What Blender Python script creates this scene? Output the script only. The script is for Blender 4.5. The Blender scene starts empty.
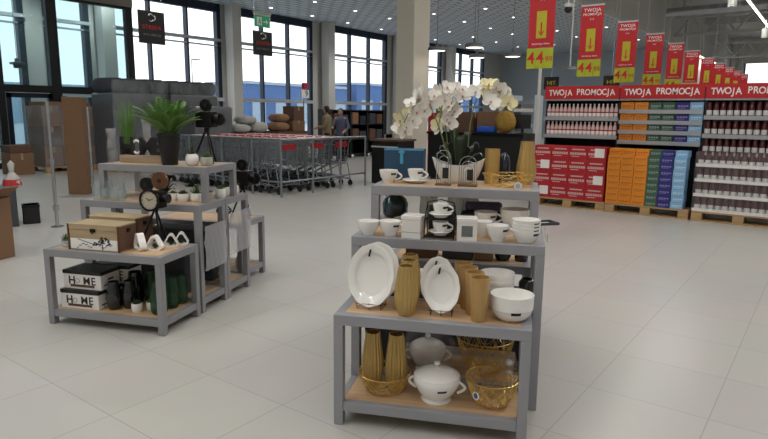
import bpy, math, random
from mathutils import Matrix, Vector
random.seed(7)
COL = bpy.context.scene.collection
PI = math.pi
sin, cos = math.sin, math.cos
ORD = ['first', 'second', 'third', 'fourth', 'fifth', 'sixth', 'seventh', 'eighth', 'ninth', 'tenth', 'eleventh', 'twelfth',
       'thirteenth', 'fourteenth', 'fifteenth', 'sixteenth', 'seventeenth', 'eighteenth', 'nineteenth', 'twentieth']

# ------------------------------------------------------------------ materials
def lin(c):
    if isinstance(c, str):
        c = [int(c[i:i + 2], 16) / 255 for i in (0, 2, 4)]
    return tuple((x / 12.92 if x <= .04045 else ((x + .055) / 1.055) ** 2.4) for x in c) + (1.,)

MATS = {}
def mat(name, col, rough=.5, metal=0., noise=0., nscale=12., emit=0., coat=0., spec=.5, bump=0., bscale=60., trans=0.):
    m = bpy.data.materials.new(name); m.use_nodes = True
    nt = m.node_tree; b = nt.nodes['Principled BSDF']
    c = lin(col)
    b.inputs['Base Color'].default_value = c
    b.inputs['Roughness'].default_value = rough
    b.inputs['Metallic'].default_value = metal
    b.inputs['Specular IOR Level'].default_value = spec
    if coat: b.inputs['Coat Weight'].default_value = coat
    if emit:
        b.inputs['Emission Color'].default_value = c; b.inputs['Emission Strength'].default_value = emit
    if noise or bump:
        tc = nt.nodes.new('ShaderNodeTexCoord')
        n = nt.nodes.new('ShaderNodeTexNoise'); n.inputs['Scale'].default_value = nscale; n.inputs['Detail'].default_value = 4
        nt.links.new(tc.outputs['Object'], n.inputs['Vector'])
        if noise:
            mx = nt.nodes.new('ShaderNodeMix'); mx.data_type = 'RGBA'
            mx.inputs[6].default_value = tuple(x * (1 - noise) for x in c[:3]) + (1,)
            mx.inputs[7].default_value = tuple(min(1, x * (1 + noise)) for x in c[:3]) + (1,)
            nt.links.new(n.outputs['Fac'], mx.inputs[0]); nt.links.new(mx.outputs[2], b.inputs['Base Color'])
        if bump:
            n2 = nt.nodes.new('ShaderNodeTexNoise'); n2.inputs['Scale'].default_value = bscale; n2.inputs['Detail'].default_value = 3
            nt.links.new(tc.outputs['Object'], n2.inputs['Vector'])
            bp = nt.nodes.new('ShaderNodeBump'); bp.inputs['Strength'].default_value = bump; bp.inputs['Distance'].default_value = .02
            nt.links.new(n2.outputs['Fac'], bp.inputs['Height']); nt.links.new(bp.outputs['Normal'], b.inputs['Normal'])
    MATS[name] = m
    return m

def film(name, col, opacity, rough=.15, bump=0., tint='ffffff'):
    """thin clear sheet: part see-through, part glossy"""
    m = bpy.data.materials.new(name); m.use_nodes = True
    nt = m.node_tree; nt.nodes.remove(nt.nodes['Principled BSDF'])
    out = nt.nodes['Material Output']
    tr = nt.nodes.new('ShaderNodeBsdfTransparent'); tr.inputs['Color'].default_value = lin(tint)
    gl = nt.nodes.new('ShaderNodeBsdfPrincipled'); gl.inputs['Base Color'].default_value = lin(col)
    gl.inputs['Roughness'].default_value = rough
    mx = nt.nodes.new('ShaderNodeMixShader'); mx.inputs[0].default_value = opacity
    if bump:
        n2 = nt.nodes.new('ShaderNodeTexNoise'); n2.inputs['Scale'].default_value = bump; n2.inputs['Detail'].default_value = 3
        tc = nt.nodes.new('ShaderNodeTexCoord'); nt.links.new(tc.outputs['Object'], n2.inputs['Vector'])
        bp = nt.nodes.new('ShaderNodeBump'); bp.inputs['Strength'].default_value = .8; bp.inputs['Distance'].default_value = .05
        nt.links.new(n2.outputs['Fac'], bp.inputs['Height']); nt.links.new(bp.outputs['Normal'], gl.inputs['Normal'])
        rp = nt.nodes.new('ShaderNodeMapRange'); rp.inputs[1].default_value = .35; rp.inputs[2].default_value = .7
        rp.inputs[3].default_value = opacity * .4; rp.inputs[4].default_value = min(1, opacity * 1.7)
        nt.links.new(n2.outputs['Fac'], rp.inputs[0]); nt.links.new(rp.outputs[0], mx.inputs[0])
    nt.links.new(tr.outputs[0], mx.inputs[1]); nt.links.new(gl.outputs[0], mx.inputs[2])
    nt.links.new(mx.outputs[0], out.inputs['Surface'])
    return m

def brickmat(name, c1, c2, cm, w, h, mortar, off=(0, 0), rough=.4, offset=0., bump=0., spec=.5, coat=0.):
    m = bpy.data.materials.new(name); m.use_nodes = True
    nt = m.node_tree; b = nt.nodes['Principled BSDF']
    tc = nt.nodes.new('ShaderNodeTexCoord'); mp = nt.nodes.new('ShaderNodeMapping')
    mp.inputs['Location'].default_value = (off[0], off[1], 0)
    br = nt.nodes.new('ShaderNodeTexBrick')
    br.offset = offset; br.squash = 1
    br.inputs['Color1'].default_value = lin(c1); br.inputs['Color2'].default_value = lin(c2); br.inputs['Mortar'].default_value = lin(cm)
    br.inputs['Scale'].default_value = 1; br.inputs['Mortar Size'].default_value = mortar
    br.inputs['Brick Width'].default_value = w; br.inputs['Row Height'].default_value = h
    br.inputs['Mortar Smooth'].default_value = .1
    nt.links.new(tc.outputs['Object'], mp.inputs['Vector']); nt.links.new(mp.outputs[0], br.inputs['Vector'])
    nz = nt.nodes.new('ShaderNodeTexNoise'); nz.inputs['Scale'].default_value = 1.3; nz.inputs['Detail'].default_value = 5
    nt.links.new(tc.outputs['Object'], nz.inputs['Vector'])
    mx = nt.nodes.new('ShaderNodeMix'); mx.data_type = 'RGBA'; mx.blend_type = 'MULTIPLY'; mx.inputs[0].default_value = .12
    nt.links.new(br.outputs['Color'], mx.inputs[6]); nt.links.new(nz.outputs['Color'], mx.inputs[7])
    nt.links.new(mx.outputs[2], b.inputs['Base Color'])
    b.inputs['Roughness'].default_value = rough; b.inputs['Specular IOR Level'].default_value = spec
    if coat: b.inputs['Coat Weight'].default_value = coat; b.inputs['Coat Roughness'].default_value = .12
    if bump:
        bp = nt.nodes.new('ShaderNodeBump'); bp.inputs['Strength'].default_value = bump; bp.inputs['Distance'].default_value = .01
        bp.invert = True
        nt.links.new(br.outputs['Fac'], bp.inputs['Height']); nt.links.new(bp.outputs['Normal'], b.inputs['Normal'])
    return m

def woodmat(name, c1, c2, rough=.5, scale=(3, 40, 40)):
    m = bpy.data.materials.new(name); m.use_nodes = True
    nt = m.node_tree; b = nt.nodes['Principled BSDF']
    tc = nt.nodes.new('ShaderNodeTexCoord'); mp = nt.nodes.new('ShaderNodeMapping'); mp.inputs['Scale'].default_value = scale
    n = nt.nodes.new('ShaderNodeTexNoise'); n.inputs['Scale'].default_value = 1.; n.inputs['Detail'].default_value = 5
    r = nt.nodes.new('ShaderNodeValToRGB'); r.color_ramp.elements[0].color = lin(c1); r.color_ramp.elements[1].color = lin(c2)
    r.color_ramp.elements[0].position = .3; r.color_ramp.elements[1].position = .7
    nt.links.new(tc.outputs['Object'], mp.inputs['Vector']); nt.links.new(mp.outputs[0], n.inputs['Vector'])
    nt.links.new(n.outputs['Fac'], r.inputs[0]); nt.links.new(r.outputs[0], b.inputs['Base Color'])
    b.inputs['Roughness'].default_value = rough
    return m

M = dict(
    floor=brickmat('floor_tiles', 'b9b6b1', 'bdbab5', '9b9893', .6, .6, .0025, (.355, -1.45), rough=.34, spec=.4),
    raster=brickmat('ceiling_raster', 'ccd4da', 'd4dbe1', '666e76', .6, .3, .032, rough=.7, offset=.5),
    hall=mat('hall_ceiling', 'b4b5b2', .9, noise=.05, nscale=.6),
    steel=mat('grey_painted_steel', '98999f', .38, metal=.25, noise=.05, nscale=8),
    steelL=mat('warm_grey_steel', '8e8f93', .4, metal=.2, noise=.05, nscale=8),
    topwood=woodmat('oak_board', 'b3936f', 'ccab86', .45),
    white=mat('white_porcelain', 'efede9', .2, coat=.4),
    whitem=mat('white_matt', 'e6e3dd', .6, noise=.03),
    black=mat('black_plastic', '121213', .45),
    label=mat('black_label', '17181c', .6),
    blackm=mat('black_metal', '151516', .35, metal=.5),
    goldcup=mat('matt_gold_glaze', 'bd9a63', .42, metal=.4, noise=.1, nscale=25),
    gold=mat('brushed_gold', 'cba766', .32, metal=.65, noise=.12, nscale=30),
    goldsat=mat('satin_gold_glaze', 'bd9f62', .33, metal=.5, noise=.1, nscale=20),
    goldwire=mat('gold_wire', 'd6b36a', .3, metal=.8),
    chrome=mat('chrome_wire', 'b9bcc0', .22, metal=.95),
    chromeb=mat('galvanised_wire', '8d9499', .35, metal=.8),
    teal=mat('teal_glaze', '12303c', .15, coat=.5),
    navyb=mat('dark_blue_glass', '172636', .12, coat=.5),
    bluebag=mat('blue_paper', '1f4460', .6, noise=.08),
    cyan=mat('cyan_ribbon', '4a9cc0', .4),
    leaf=mat('leaf_green', '3f6428', .5, noise=.3, nscale=20),
    fern=mat('fern_green', '587f38', .5, noise=.3, nscale=15),
    dleaf=mat('dark_leaf', '27421f', .45, noise=.3, nscale=20),
    orleaf=mat('orchid_leaf', '1d2c1a', .4, noise=.2, nscale=15),
    stemg=mat('stem_green', '6c7a3c', .5),
    soil=mat('dark_soil', '2a211b', .9, bump=.6),
    petal=mat('white_petal', 'f4f1ea', .55, noise=.03),
    petaly=mat('cream_petal', 'ece4b4', .55, noise=.05),
    lip=mat('pink_lip', 'c9908a', .5),
    concrete=mat('pale_concrete', 'b3aca1', .8, noise=.1, nscale=40),
    card=mat('brown_cardboard', '7f6047', .8, noise=.1, nscale=10),
    cardd=mat('dark_cardboard', '64493a', .85, noise=.15, nscale=6),
    glassg=film('green_glass', '5f7d66', .2, .08, tint='cfdcd2'),
    glassc=film('clear_glass', 'e4e9ea', .11, .06, tint='f4f8f8'),
    glassk=mat('smoked_black_glass', '101214', .1, coat=.6),
    plastic=film('crinkled_clear_film', 'f0f0f2', .09, .2, bump=14),
    plasticw=film('stretch_film', 'b4b8bc', .16, .25, bump=3),
    sheet=film('hanging_clear_sheet', 'c4c4c8', .55, .3),
    wrapc=film('tight_clear_film', 'e8e8ea', .04, .15),
    ribglass=film('ribbed_frosted_glass', 'dfe2de', .34, .12, tint='f4f8f8'),
    pane=film('window_glass', 'f4fbfc', .05, .03),
    paneb=film('tinted_door_glass', 'dcf1f4', .06, .03, tint='d9e8ea'),
    frame=mat('dark_blue_frame', '1d2a3d', .5, metal=.2),
    framek=mat('black_frame', '17181b', .5),
    wallw=mat('white_wall', 'c6c5c0', .85, noise=.02),
    wallb=mat('grey_blue_wall', 'a7b0b6', .85, noise=.03),
    beige=mat('beige_panel', '938d83', .8, noise=.03),
    pillar=mat('cream_pillar', 'ddd6c7', .8, noise=.03),
    pillarg=mat('grey_pillar', 'b9b7af', .8, noise=.03),
    rail=mat('pale_rail', 'b9bec2', .5),
    red=mat('promo_red', 'b8161f', .5),
    redd=mat('case_red', 'ab1722', .5, noise=.06),
    yel=mat('price_yellow', 'aab022', .55),
    yela=mat('arrow_yellow', 'b9ae22', .55),
    orange=mat('carton_orange', 'e58a1e', .6, noise=.05),
    green=mat('carton_green', '3f5f4d', .6, noise=.05),
    navy=mat('carton_navy', '2c2a78', .6, noise=.05),
    sky=mat('carton_light_blue', '86b4da', .6, noise=.05),
    paper=mat('white_print', 'e9e6e2', .6),
    pinkp=mat('pale_pink_pack', 'd9b9b4', .5),
    darkred=mat('dark_red_content', '4e1518', .3, coat=.3),
    jarlab=mat('white_jar_label', 'd5d2cf', .55),
    shelfm=mat('shelf_metal', 'a9abb0', .35, metal=.4),
    backm=mat('shelf_back_dark', '1f2229', .7),
    pallet=woodmat('pallet_wood', '9c7d55', 'c4a277', .8),
    grip=mat('red_grip', 'a61c24', .4),
    gripw=mat('pale_grip', 'd9cfcb', .4),
    rubber=mat('dark_rubber', '1c1c1e', .6),
    greyfab=mat('grey_fabric', '42444a', .9, noise=.2, nscale=10),
    greyblk=mat('wrapped_grey', '56595d', .35, noise=.2, nscale=3, bump=.25, bscale=4),
    lamp=mat('lamp_glow', 'fff8ec', .5, emit=8),
    lampd=mat('pendant_glow', 'fff6e6', .5, emit=3),
    pend=mat('pendant_grey', '6a6d70', .5),
    exitg=mat('exit_green', '1f7a52', .5, emit=.5),
    woodtxt=woodmat('dark_plank', '4a3526', '6d503a', .7),
    greywood=woodmat('grey_plank', '8d7b68', 'a8967f', .7),
    chestw=woodmat('chest_board', '948164', 'b3a07d', .7, (2, 2, 30)),
    skin=mat('skin', 'b58a70', .6),
    khaki=mat('khaki_cloth', '8a7a5f', .9, noise=.1),
    bluecl=mat('grey_blue_cloth', '565a72', .9, noise=.1),
    jeans=mat('dark_trousers', '22252d', .9),
    hair=mat('dark_hair', '1d1512', .7),
    bluebld=mat('blue_cladding', '3c5f92', .8),
    whitebld=mat('white_cladding', '8fa2b4', .8),
    ground=mat('pale_asphalt', '8f9aa4', .9, noise=.05, nscale=.3),
    tree=mat('bare_tree', '6d7a7d', .9),
    sticker=mat('green_sticker', '2f9a5a', .5),
    blueitem=mat('bright_blue', '1f55b5', .5),
    goldball=mat('dried_gold', '9c7a30', .8, noise=.4, nscale=25, bump=1., bscale=25),
    sackw=mat('white_sack', 'b7b5b0', .8, noise=.15, nscale=8, bump=.5, bscale=8),
    sackb=mat('brown_sack', '8d6a50', .8, noise=.25, nscale=8, bump=.5, bscale=8),
    bluebl=mat('blue_tag', '2d5f86', .5),
    chartxt=mat('white_letter', 'ece9e6', .6),
    redtxt=mat('red_letter', 'c01a20', .6),
    greytxt=mat('grey_letter', '85807a', .6),
    yelltxt=mat('yellow_letter', 'b8a92e', .6),
    clockf=mat('clock_face', 'b8ae9c', .6),
    bronze=mat('bronze_metal', '6b4a34', .4, metal=.6),
)

# ------------------------------------------------------------------ mesh builder
class G:
    def __init__(s): s.v = []; s.f = []; s.m = []; s.mi = 0
    def add(s, vs, fs, mi=None):
        o = len(s.v); s.v += [tuple(p) for p in vs]
        s.f += [tuple(i + o for i in f) for f in fs]; s.m += [s.mi if mi is None else mi] * len(fs)
        return s
    def box(s, c, d, rz=0., mi=None, rx=0., ry=0.):
        R = Matrix.Rotation(rz, 3, 'Z') @ Matrix.Rotation(ry, 3, 'Y') @ Matrix.Rotation(rx, 3, 'X')
        vs = [R @ Vector((x * d[0] / 2, y * d[1] / 2, z * d[2] / 2)) + Vector(c) for x in (-1, 1) for y in (-1, 1) for z in (-1, 1)]
        return s.add(vs, [(0, 1, 3, 2), (4, 6, 7, 5), (0, 4, 5, 1), (2, 3, 7, 6), (0, 2, 6, 4), (1, 5, 7, 3)], mi)
    def bb(s, x0, x1, y0, y1, z0, z1, mi=None):
        return s.box(((x0 + x1) / 2, (y0 + y1) / 2, (z0 + z1) / 2), (x1 - x0, y1 - y0, z1 - z0), mi=mi)
    def lathe(s, prof, n=32, c=(0, 0, 0), flute=0., fl_n=16, sx=1., sy=1., mi=None, tilt=None, twist=0.):
        """profile of (r, z); r<=0 closes to a point"""
        vs = []; ring = []
        R = tilt if tilt is not None else Matrix.Identity(3)
        zt = max(z for r, z in prof) or 1
        for r, z in prof:
            if r <= 1e-6:
                ring.append([len(vs)]); vs.append(R @ Vector((0, 0, z)) + Vector(c))
            else:
                k = []
                for i in range(n):
                    a = 2 * PI * i / n
                    rr = r * (1 + flute * cos(a * fl_n + twist * z / zt))
                    k.append(len(vs)); vs.append(R @ Vector((rr * cos(a) * sx, rr * sin(a) * sy, z)) + Vector(c))
                ring.append(k)
        fs = []
        for A, B in zip(ring, ring[1:]):
            if len(A) == 1 and len(B) == 1: continue
            for i in range(n):
                j = (i + 1) % n
                if len(A) == 1: fs.append((A[0], B[j], B[i]))
                elif len(B) == 1: fs.append((A[i], A[j], B[0]))
                else: fs.append((A[i], A[j], B[j], B[i]))
        return s.add(vs, fs, mi)
    def cyl(s, c, r, h, n=20, mi=None, r2=None, tilt=None):
        r2 = r if r2 is None else r2
        return s.lathe([(0, 0), (r, 0), (r2, h), (0, h)], n, c, mi=mi, tilt=tilt)
    def ball(s, c, r, n=16, sx=1, sy=1, sz=1, mi=None):
        return s.lathe([(0 if k in (0, 8) else r * sin(PI * k / 8), -r * sz * cos(PI * k / 8)) for k in range(9)], n, c, sx=sx, sy=sy, mi=mi)
    def tube(s, pts, r, n=6, mi=None, closed=False, r2=None):
        P = [Vector(p) for p in pts]; N = len(P); vs = []
        prev = None
        for i, p in enumerate(P):
            if closed: t = P[(i + 1) % N] - P[i - 1]
            else: t = (P[min(i + 1, N - 1)] - P[max(i - 1, 0)])
            t = t.normalized() if t.length > 1e-9 else Vector((0, 0, 1))
            u = prev if prev is not None else (Vector((0, 0, 1)) if abs(t.z) < .9 else Vector((1, 0, 0)))
            u = (u - t * u.dot(t))
            if u.length < 1e-6: u = t.orthogonal()
            u.normalize(); prev = u; w = t.cross(u)
            rr = r if r2 is None else r + (r2 - r) * i / max(1, N - 1)
            for k in range(n):
                a = 2 * PI * k / n; vs.append(p + (u * cos(a) + w * sin(a)) * rr)
        fs = []
        for i in range(N if closed else N - 1):
            a = i * n; b = ((i + 1) % N) * n
            for k in range(n):
                l = (k + 1) % n; fs.append((a + k, a + l, b + l, b + k))
        if not closed:
            fs.append(tuple(range(n))[::-1]); fs.append(tuple((N - 1) * n + k for k in range(n)))
        return s.add(vs, fs, mi)
    def ring(s, c, r, t, n=28, sx=1, sy=1, k=6, mi=None):
        return s.tube([(c[0] + r * cos(2 * PI * i / n) * sx, c[1] + r * sin(2 * PI * i / n) * sy, c[2]) for i in range(n)], t, k, mi, True)
    def prism(s, poly, d, fn, mi=None):
        """2-D outline extruded by depth d; fn maps (a, b, depth) to a point"""
        n = len(poly)
        vs = [fn(a, b, 0) for a, b in poly] + [fn(a, b, d) for a, b in poly]
        fs = [tuple(range(n)), tuple(range(n, 2 * n))[::-1]] + [(i, i + n, (i + 1) % n + n, (i + 1) % n) for i in range(n)]
        return s.add(vs, fs, mi)
    def mesh(s, name, mats, smooth=True, ang=35):
        me = bpy.data.meshes.new(name); me.from_pydata(s.v, [], s.f)
        for m in (mats if isinstance(mats, (list, tuple)) else [mats]): me.materials.append(m)
        me.polygons.foreach_set('material_index', s.m)
        import bmesh
        bm = bmesh.new(); bm.from_mesh(me); bmesh.ops.recalc_face_normals(bm, faces=bm.faces); bm.to_mesh(me); bm.free()
        if smooth:
            me.polygons.foreach_set('use_smooth', [True] * len(me.polygons)); me.set_sharp_from_angle(angle=math.radians(ang))
        me.update()
        return me

def link(name, data, parent=None, loc=(0, 0, 0), rz=0.):
    o = bpy.data.objects.new(name, data); COL.objects.link(o)
    o.location = loc; o.rotation_euler = (0, 0, rz)
    if parent is not None: o.parent = parent
    return o
def part(name, g, m, parent, loc=(0, 0, 0), rz=0., bevel=0., label=None, smooth=True, ang=35):
    o = link(name, g.mesh(name, m, smooth, ang), parent, loc, rz)
    if bevel:
        b = o.modifiers.new('edge', 'BEVEL'); b.width = bevel; b.segments = 2; b.limit_method = 'ANGLE'
    if label: o['label'] = label
    return o
def tag(o, label, cat, group=None):
    o['label'] = label; o['category'] = cat
    if group: o['group'] = group
    return o
def thing(name, label, cat, loc=(0, 0, 0), rz=0., group=None):
    return tag(link(name, None, None, loc, rz), label, cat, group)
def solo(name, g, m, label, cat, loc=(0, 0, 0), rz=0., group=None, bevel=0., smooth=True, ang=35):
    return tag(part(name, g, m, None, loc, rz, bevel, None, smooth, ang), label, cat, group)
def struct(name, g, m, parent=None, smooth=False, loc=(0, 0, 0), bevel=0.):
    o = part(name, g, m, parent, loc, smooth=smooth, bevel=bevel)
    if parent is None: o['kind'] = 'structure'
    return o
def dup(o, label=None, loc=None, rz=None, group=None, parent=None):
    c = o.copy(); COL.objects.link(c)
    if parent is not None: c.parent = parent
    if loc is not None: c.location = loc
    if rz is not None: c.rotation_euler = (0, 0, rz)
    if label: c['label'] = label
    if group: c['group'] = group
    for ch in list(o.children): dup(ch, parent=c)
    return c
def text(name, s, size, m, parent, loc, rot=(PI / 2, 0, 0), ext=.001, bold=0., shear=0., sx=1., spacing=1.):
    cu = bpy.data.curves.new(name, 'FONT'); cu.body = s; cu.size = size; cu.extrude = ext; cu.offset = bold; cu.shear = shear
    cu.align_x = 'CENTER'; cu.align_y = 'CENTER'; cu.space_character = spacing; cu.resolution_u = 3
    cu.materials.append(m)
    o = bpy.data.objects.new(name, cu); COL.objects.link(o); o.parent = parent; o.location = loc; o.rotation_euler = rot
    o.scale = (sx, 1, 1)
    return o

# ------------------------------------------------------------------ camera
H = 1.5; P_, R_, YAW = math.radians(9.98), math.radians(.6), math.radians(36.4)
fw = Vector((-sin(YAW) * cos(P_), cos(YAW) * cos(P_), -sin(P_)))
r0 = Vector((cos(YAW), sin(YAW), 0)); u0 = r0.cross(fw)
rt = r0 * cos(R_) + u0 * sin(R_); up = u0 * cos(R_) - r0 * sin(R_)
cam = bpy.data.cameras.new('camera'); cam.sensor_width = 36; cam.lens = 605 / 768 * 36; cam.clip_end = 400; cam.clip_start = .05
co = bpy.data.objects.new('camera', cam); COL.objects.link(co)
co.matrix_world = Matrix(((rt.x, up.x, -fw.x, 0), (rt.y, up.y, -fw.y, 0), (rt.z, up.z, -fw.z, H), (0, 0, 0, 1)))
sc = bpy.context.scene; sc.camera = co

# ------------------------------------------------------------------ room shell
struct('floor', G().bb(-20.2, 6, -4, 62, -.1, 0), M['floor'])
struct('wall_right', G().bb(6, 6.2, -4, 62, 0, 8), M['wallw'])
struct('wall_front', G().bb(-20.2, 6, -4.2, -4, 0, 8), M['wallw'])
struct('ceiling', G().bb(-20.2, -8, -4, 41, 5.62, 5.75), M['raster'])
struct('ceiling_hall', G().bb(-8, 6, -4, 62, 8.0, 8.15), M['hall'])
struct('trim_1', G().bb(-8.1, -7.95, -4, 41, 5.5, 8.0), M['wallw'])
struct('wall_back', G().bb(-20.2, -7.9, 41, 41.3, 0, 8.0), M['wallb'])
g = G().bb(-8.2, -7.9, 41.3, 60, 0, 8).bb(-7.9, 6, 60, 60.3, 0, 4.2).bb(-7.9, 6, 60, 60.3, 5.9, 8).bb(-7.9, -6.8, 60, 60.3, 4.2, 5.9).bb(-1.5, 6, 60, 60.3, 4.2, 5.9)
struct('wall_far', g, M['wallw'])
w9 = struct('window_9', G().bb(-6.8, -6.7, 60, 60.2, 4.2, 5.9).bb(-4.2, -4.1, 60, 60.2, 4.2, 5.9).bb(-6.8, -1.5, 60, 60.2, 4.2, 4.28), M['frame'])
part('pane', G().bb(-6.7, -1.5, 60.1, 60.12, 4.28, 5.9), M['pane'], w9)

# left outer wall: glazed bays between solid strips
bays = [(-.6, 4.2), (5.1, 8.75), (9.3, 10.75), (11.4, 16.05), (16.7, 21.3), (22.5, 27.15), (28.2, 32.8), (33.7, 38.4)]
g = G(); y = -4
for a, b in bays + [(41.3, 41.3)]:
    g.bb(-20.2, -19.95, y, a, 0, 5.62); y = b
g.bb(-20.2, -19.95, -4, 41.3, 0, .35); 
struct('wall_left', g, M['wallw'])
for i, (a, b) in enumerate(bays):
    g = G(); L = b - a
    t = .11
    for yy in ((a + t, a + L / 3, a + 2 * L / 3, b - t) if L > 2 else (a + t, b - t)):
        w = .18 if yy in (a + t, b - t) else .075
        g.bb(-20.12, -19.9, yy - w / 2, yy + w / 2, .35, 5.62)
    g.bb(-20.12, -19.92, a, b, 5.32, 5.62)
    g.bb(-20.08, -19.98, a, b, .35, .45)
    fr = struct('window_%d' % (i + 1), g, M['frame'])
    g = G().bb(-20.1, -19.8, a, b, 1.9, 2.04).bb(-20.1, -19.86, a, b, 4.2, 4.3).bb(-20.1, -19.9, a, b, 4.02, 4.06)
    part('transom', g, M['rail'], fr)
    part('pane', G().bb(-20.06, -20.05, a + .05, b - .05, .45, 5.2), M['pane'], fr)
for i, yy in enumerate((11.07, 16.35, 21.95, 27.7, 33.25)):
    struct('pillar_%d' % (i + 1), G().bb(-19.75, -19.3, yy - .22, yy + .22, 0, 5.62), M['wallw'])
struct('pillar_6', G().bb(-8.97, -8.44, 12.6, 13.3, 0, 5.62), M['pillar'], bevel=.02)

# glazed vestibule in front of the outer wall
struct('trim_2', G().bb(-17.15, -16.9, -4, 10.45, 4.45, 5.62), M['beige'])
g = G()
for yy, w in ((10.33, .2), (8.12, .26), (6.74, .16), (5.3, .12), (3.5, .2)):
    g.bb(-17.08, -16.92, yy - w / 2, yy + w / 2, 0, 4.45)
g.bb(-17.1, -16.9, -4, 10.45, 1.93, 2.12).bb(-17.06, -16.94, -4, 10.45, 0, .14).bb(-17.06, -16.94, -4, 10.45, 4.38, 4.45)
wv = struct('window_10', g, M['framek'])
part('pane', G().bb(-17.01, -17.0, -4, 10.4, 2.1, 4.4).bb(-17.01, -17.0, -4, 6.7, .14, 1.95).bb(-17.01, -17.0, 8.2, 10.3, .14, 1.95), M['paneb'], wv)
g = G().bb(-17.05, -16.97, 6.86, 6.98, .02, 1.92).bb(-17.05, -16.97, 7.9, 8.0, .02, 1.92).bb(-17.05, -16.97, 6.86, 8.0, .02, .2).bb(-17.05, -16.97, 6.86, 8.0, 1.8, 1.92)
dv = struct('door_1', g, M['frame'])
part('pane', G().bb(-17.02, -17.01, 6.96, 7.92, .18, 1.82), M['paneb'], dv)
part('handle', G().tube([(-16.93, 7.8, .9), (-16.93, 7.8, 1.3)], .015), M['chrome'], dv)

# outdoors
o = struct('ground', G().bb(-140, -20.2, -40, 160, -.3, -.05), M['ground'])
def building(label, x, y0, y1, z, m, bands):
    t = thing('warehouse', label, 'building', (x, (y0 + y1) / 2, -.05))
    L = y1 - y0
    part('wall', G().bb(-8, 0, -L / 2, L / 2, 0, z), m, t, smooth=False)
    part('roof_edge', G().bb(-8.1, .15, -L / 2 - .1, L / 2 + .1, z, z + .35), M['whitebld'], t, smooth=False)
    for k in range(bands):
        yy = -L / 2 + (k + .5) * L / bands
        part('loading_door', G().bb(0, .12, yy - L / bands * .28, yy + L / bands * .28, 0, z * .6), M['whitebld'], t, smooth=False)
building('long blue warehouse seen through the window between the white pillars', -60, 52, 72, 5.0, M['bluebld'], 5)
building('blue industrial shed with white doors seen past the big cream pillar', -60, 74, 118, 5.8, M['bluebld'], 9)
building('low pale blue depot on the horizon left of the hanging exit sign', -75, 26, 54, 4.2, M['whitebld'], 6)
lp = thing('street_lamp', 'tall thin street lamp outside the first window', 'street lamp', (-52, 38.2, -.05))
part('post', G().tube([(0, 0, 0), (0, 0, 6.6)], .07, r2=.04), M['pend'], lp)
part('lamp_head', G().box((0, .5, 6.6), (.2, .9, .12)), M['pend'], lp)
part('arm', G().tube([(0, 0, 6.55), (0, .4, 6.62)], .035), M['pend'], lp)
g = G()
for k in range(60):
    yy = -10 + k * 1.15; r = random.uniform(.8, 1.5)
    g.ball((-95 + random.uniform(-2, 2), yy, r * .9), r, 8, sz=1.6)
o = solo('hedge', g, M['tree'], 'grey bare hedge line far beyond the car park', 'hedge', (0, 0, 0)); o['kind'] = 'stuff'

# hall roof structure
def truss(y, label, z0=5.0, z1=6.3):
    t = thing('roof_truss', label, 'roof truss', (0, y, 0))
    part('chord', G().bb(-7.9, 5.5, -.08, .08, z1 - .14, z1), M['hall'], t, smooth=False)
    part('chord', G().bb(-7.9, 5.5, -.08, .08, z0, z0 + .14), M['hall'], t, smooth=False)
    n = 9
    for k in range(n):
        xa = -7.8 + k * 1.45
        part('strut', G().tube([(xa, 0, z0 + .1), (xa + .72, 0, z1 - .1)], .05, 4).tube([(xa + .72, 0, z1 - .1), (xa + 1.45, 0, z0 + .1)], .05, 4), M['hall'], t, smooth=False)
    part('hanger', G().bb(-7.6, -7.45, -.06, .06, z1, 8.0).bb(-2, -1.85, -.06, .06, z1, 8.0).bb(3, 3.15, -.06, .06, z1, 8.0), M['hall'], t, smooth=False)
truss(27, 'grey steel roof truss highest and nearest of the row above the hall', 6.7, 7.8)
truss(38, 'grey steel roof truss second in the row, half hidden by the banners', 5.9, 7.0)
truss(50, 'grey steel roof truss nearest the bright far window', 5.6, 6.7)
g = G().tube([(-7.5, 34, 6.6), (5.5, 34, 6.75)], .22, 12)
solo('ventilation_pipe', g, M['chrome'], 'round silver ventilation pipe crossing under the hall roof', 'pipe')
g = G()
for k in range(4): g.bb(-7.9, 5.8, 8 + k * 13, 8.3 + k * 13, 7.55, 7.99)
struct('ceiling_beam', g, M['hall'])

# ------------------------------------------------------------------ lights (lamps of the place, plus added vestibule fill)
def area(name, loc, sx, sy, power, col=(1, .985, .965)):
    l = bpy.data.lights.new(name, 'AREA'); l.shape = 'RECTANGLE'; l.size = sx; l.size_y = sy; l.energy = power; l.color = col
    o = bpy.data.objects.new(name, l); COL.objects.link(o); o.location = loc
    return o
sets = [(-3.2, -3, 5.8, 14), (-3.2, 15, 5.8, 20), (-3.2, 36, 5.8, 20), (1.2, 0, 5.8, 14), (1.2, 16, 5.8, 18), (-7.6, 50, 5.3, 14), (-6.0, -1, 5.6, 12)]
names = ['over the nearer display stand', 'over the promotion shelves', 'towards the bright far window', 'over the open floor', 'beyond the dark red jars', 'along the raster ceiling edge beyond the banners', 'above the open floor between the two display stands']
for (x, y, z, L), nm in zip(sets, names):
    t = thing('strip_light', 'long thin white strip light ' + nm, 'strip light', (x, y, z))
    part('housing', G().bb(-.05, .05, -L / 2, L / 2, .02, .1), M['wallw'], t, smooth=False)
    part('diffuser', G().bb(-.04, .04, -L / 2, L / 2, .0, .02), M['lamp'], t, smooth=False)
    for q in (-.4, .4):
        part('suspension_wire', G().tube([(0, q * L, .1), (0, q * L, (8.0 if x > -7 else 5.6) - z)], .008, 4), M['chrome'], t)
    area('strip_lamp', (x, y, z - .02), .1, L, {14: 210, 20: 260, 18: 240, 16: 220, 12: 170}[L])
rows = []
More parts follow.
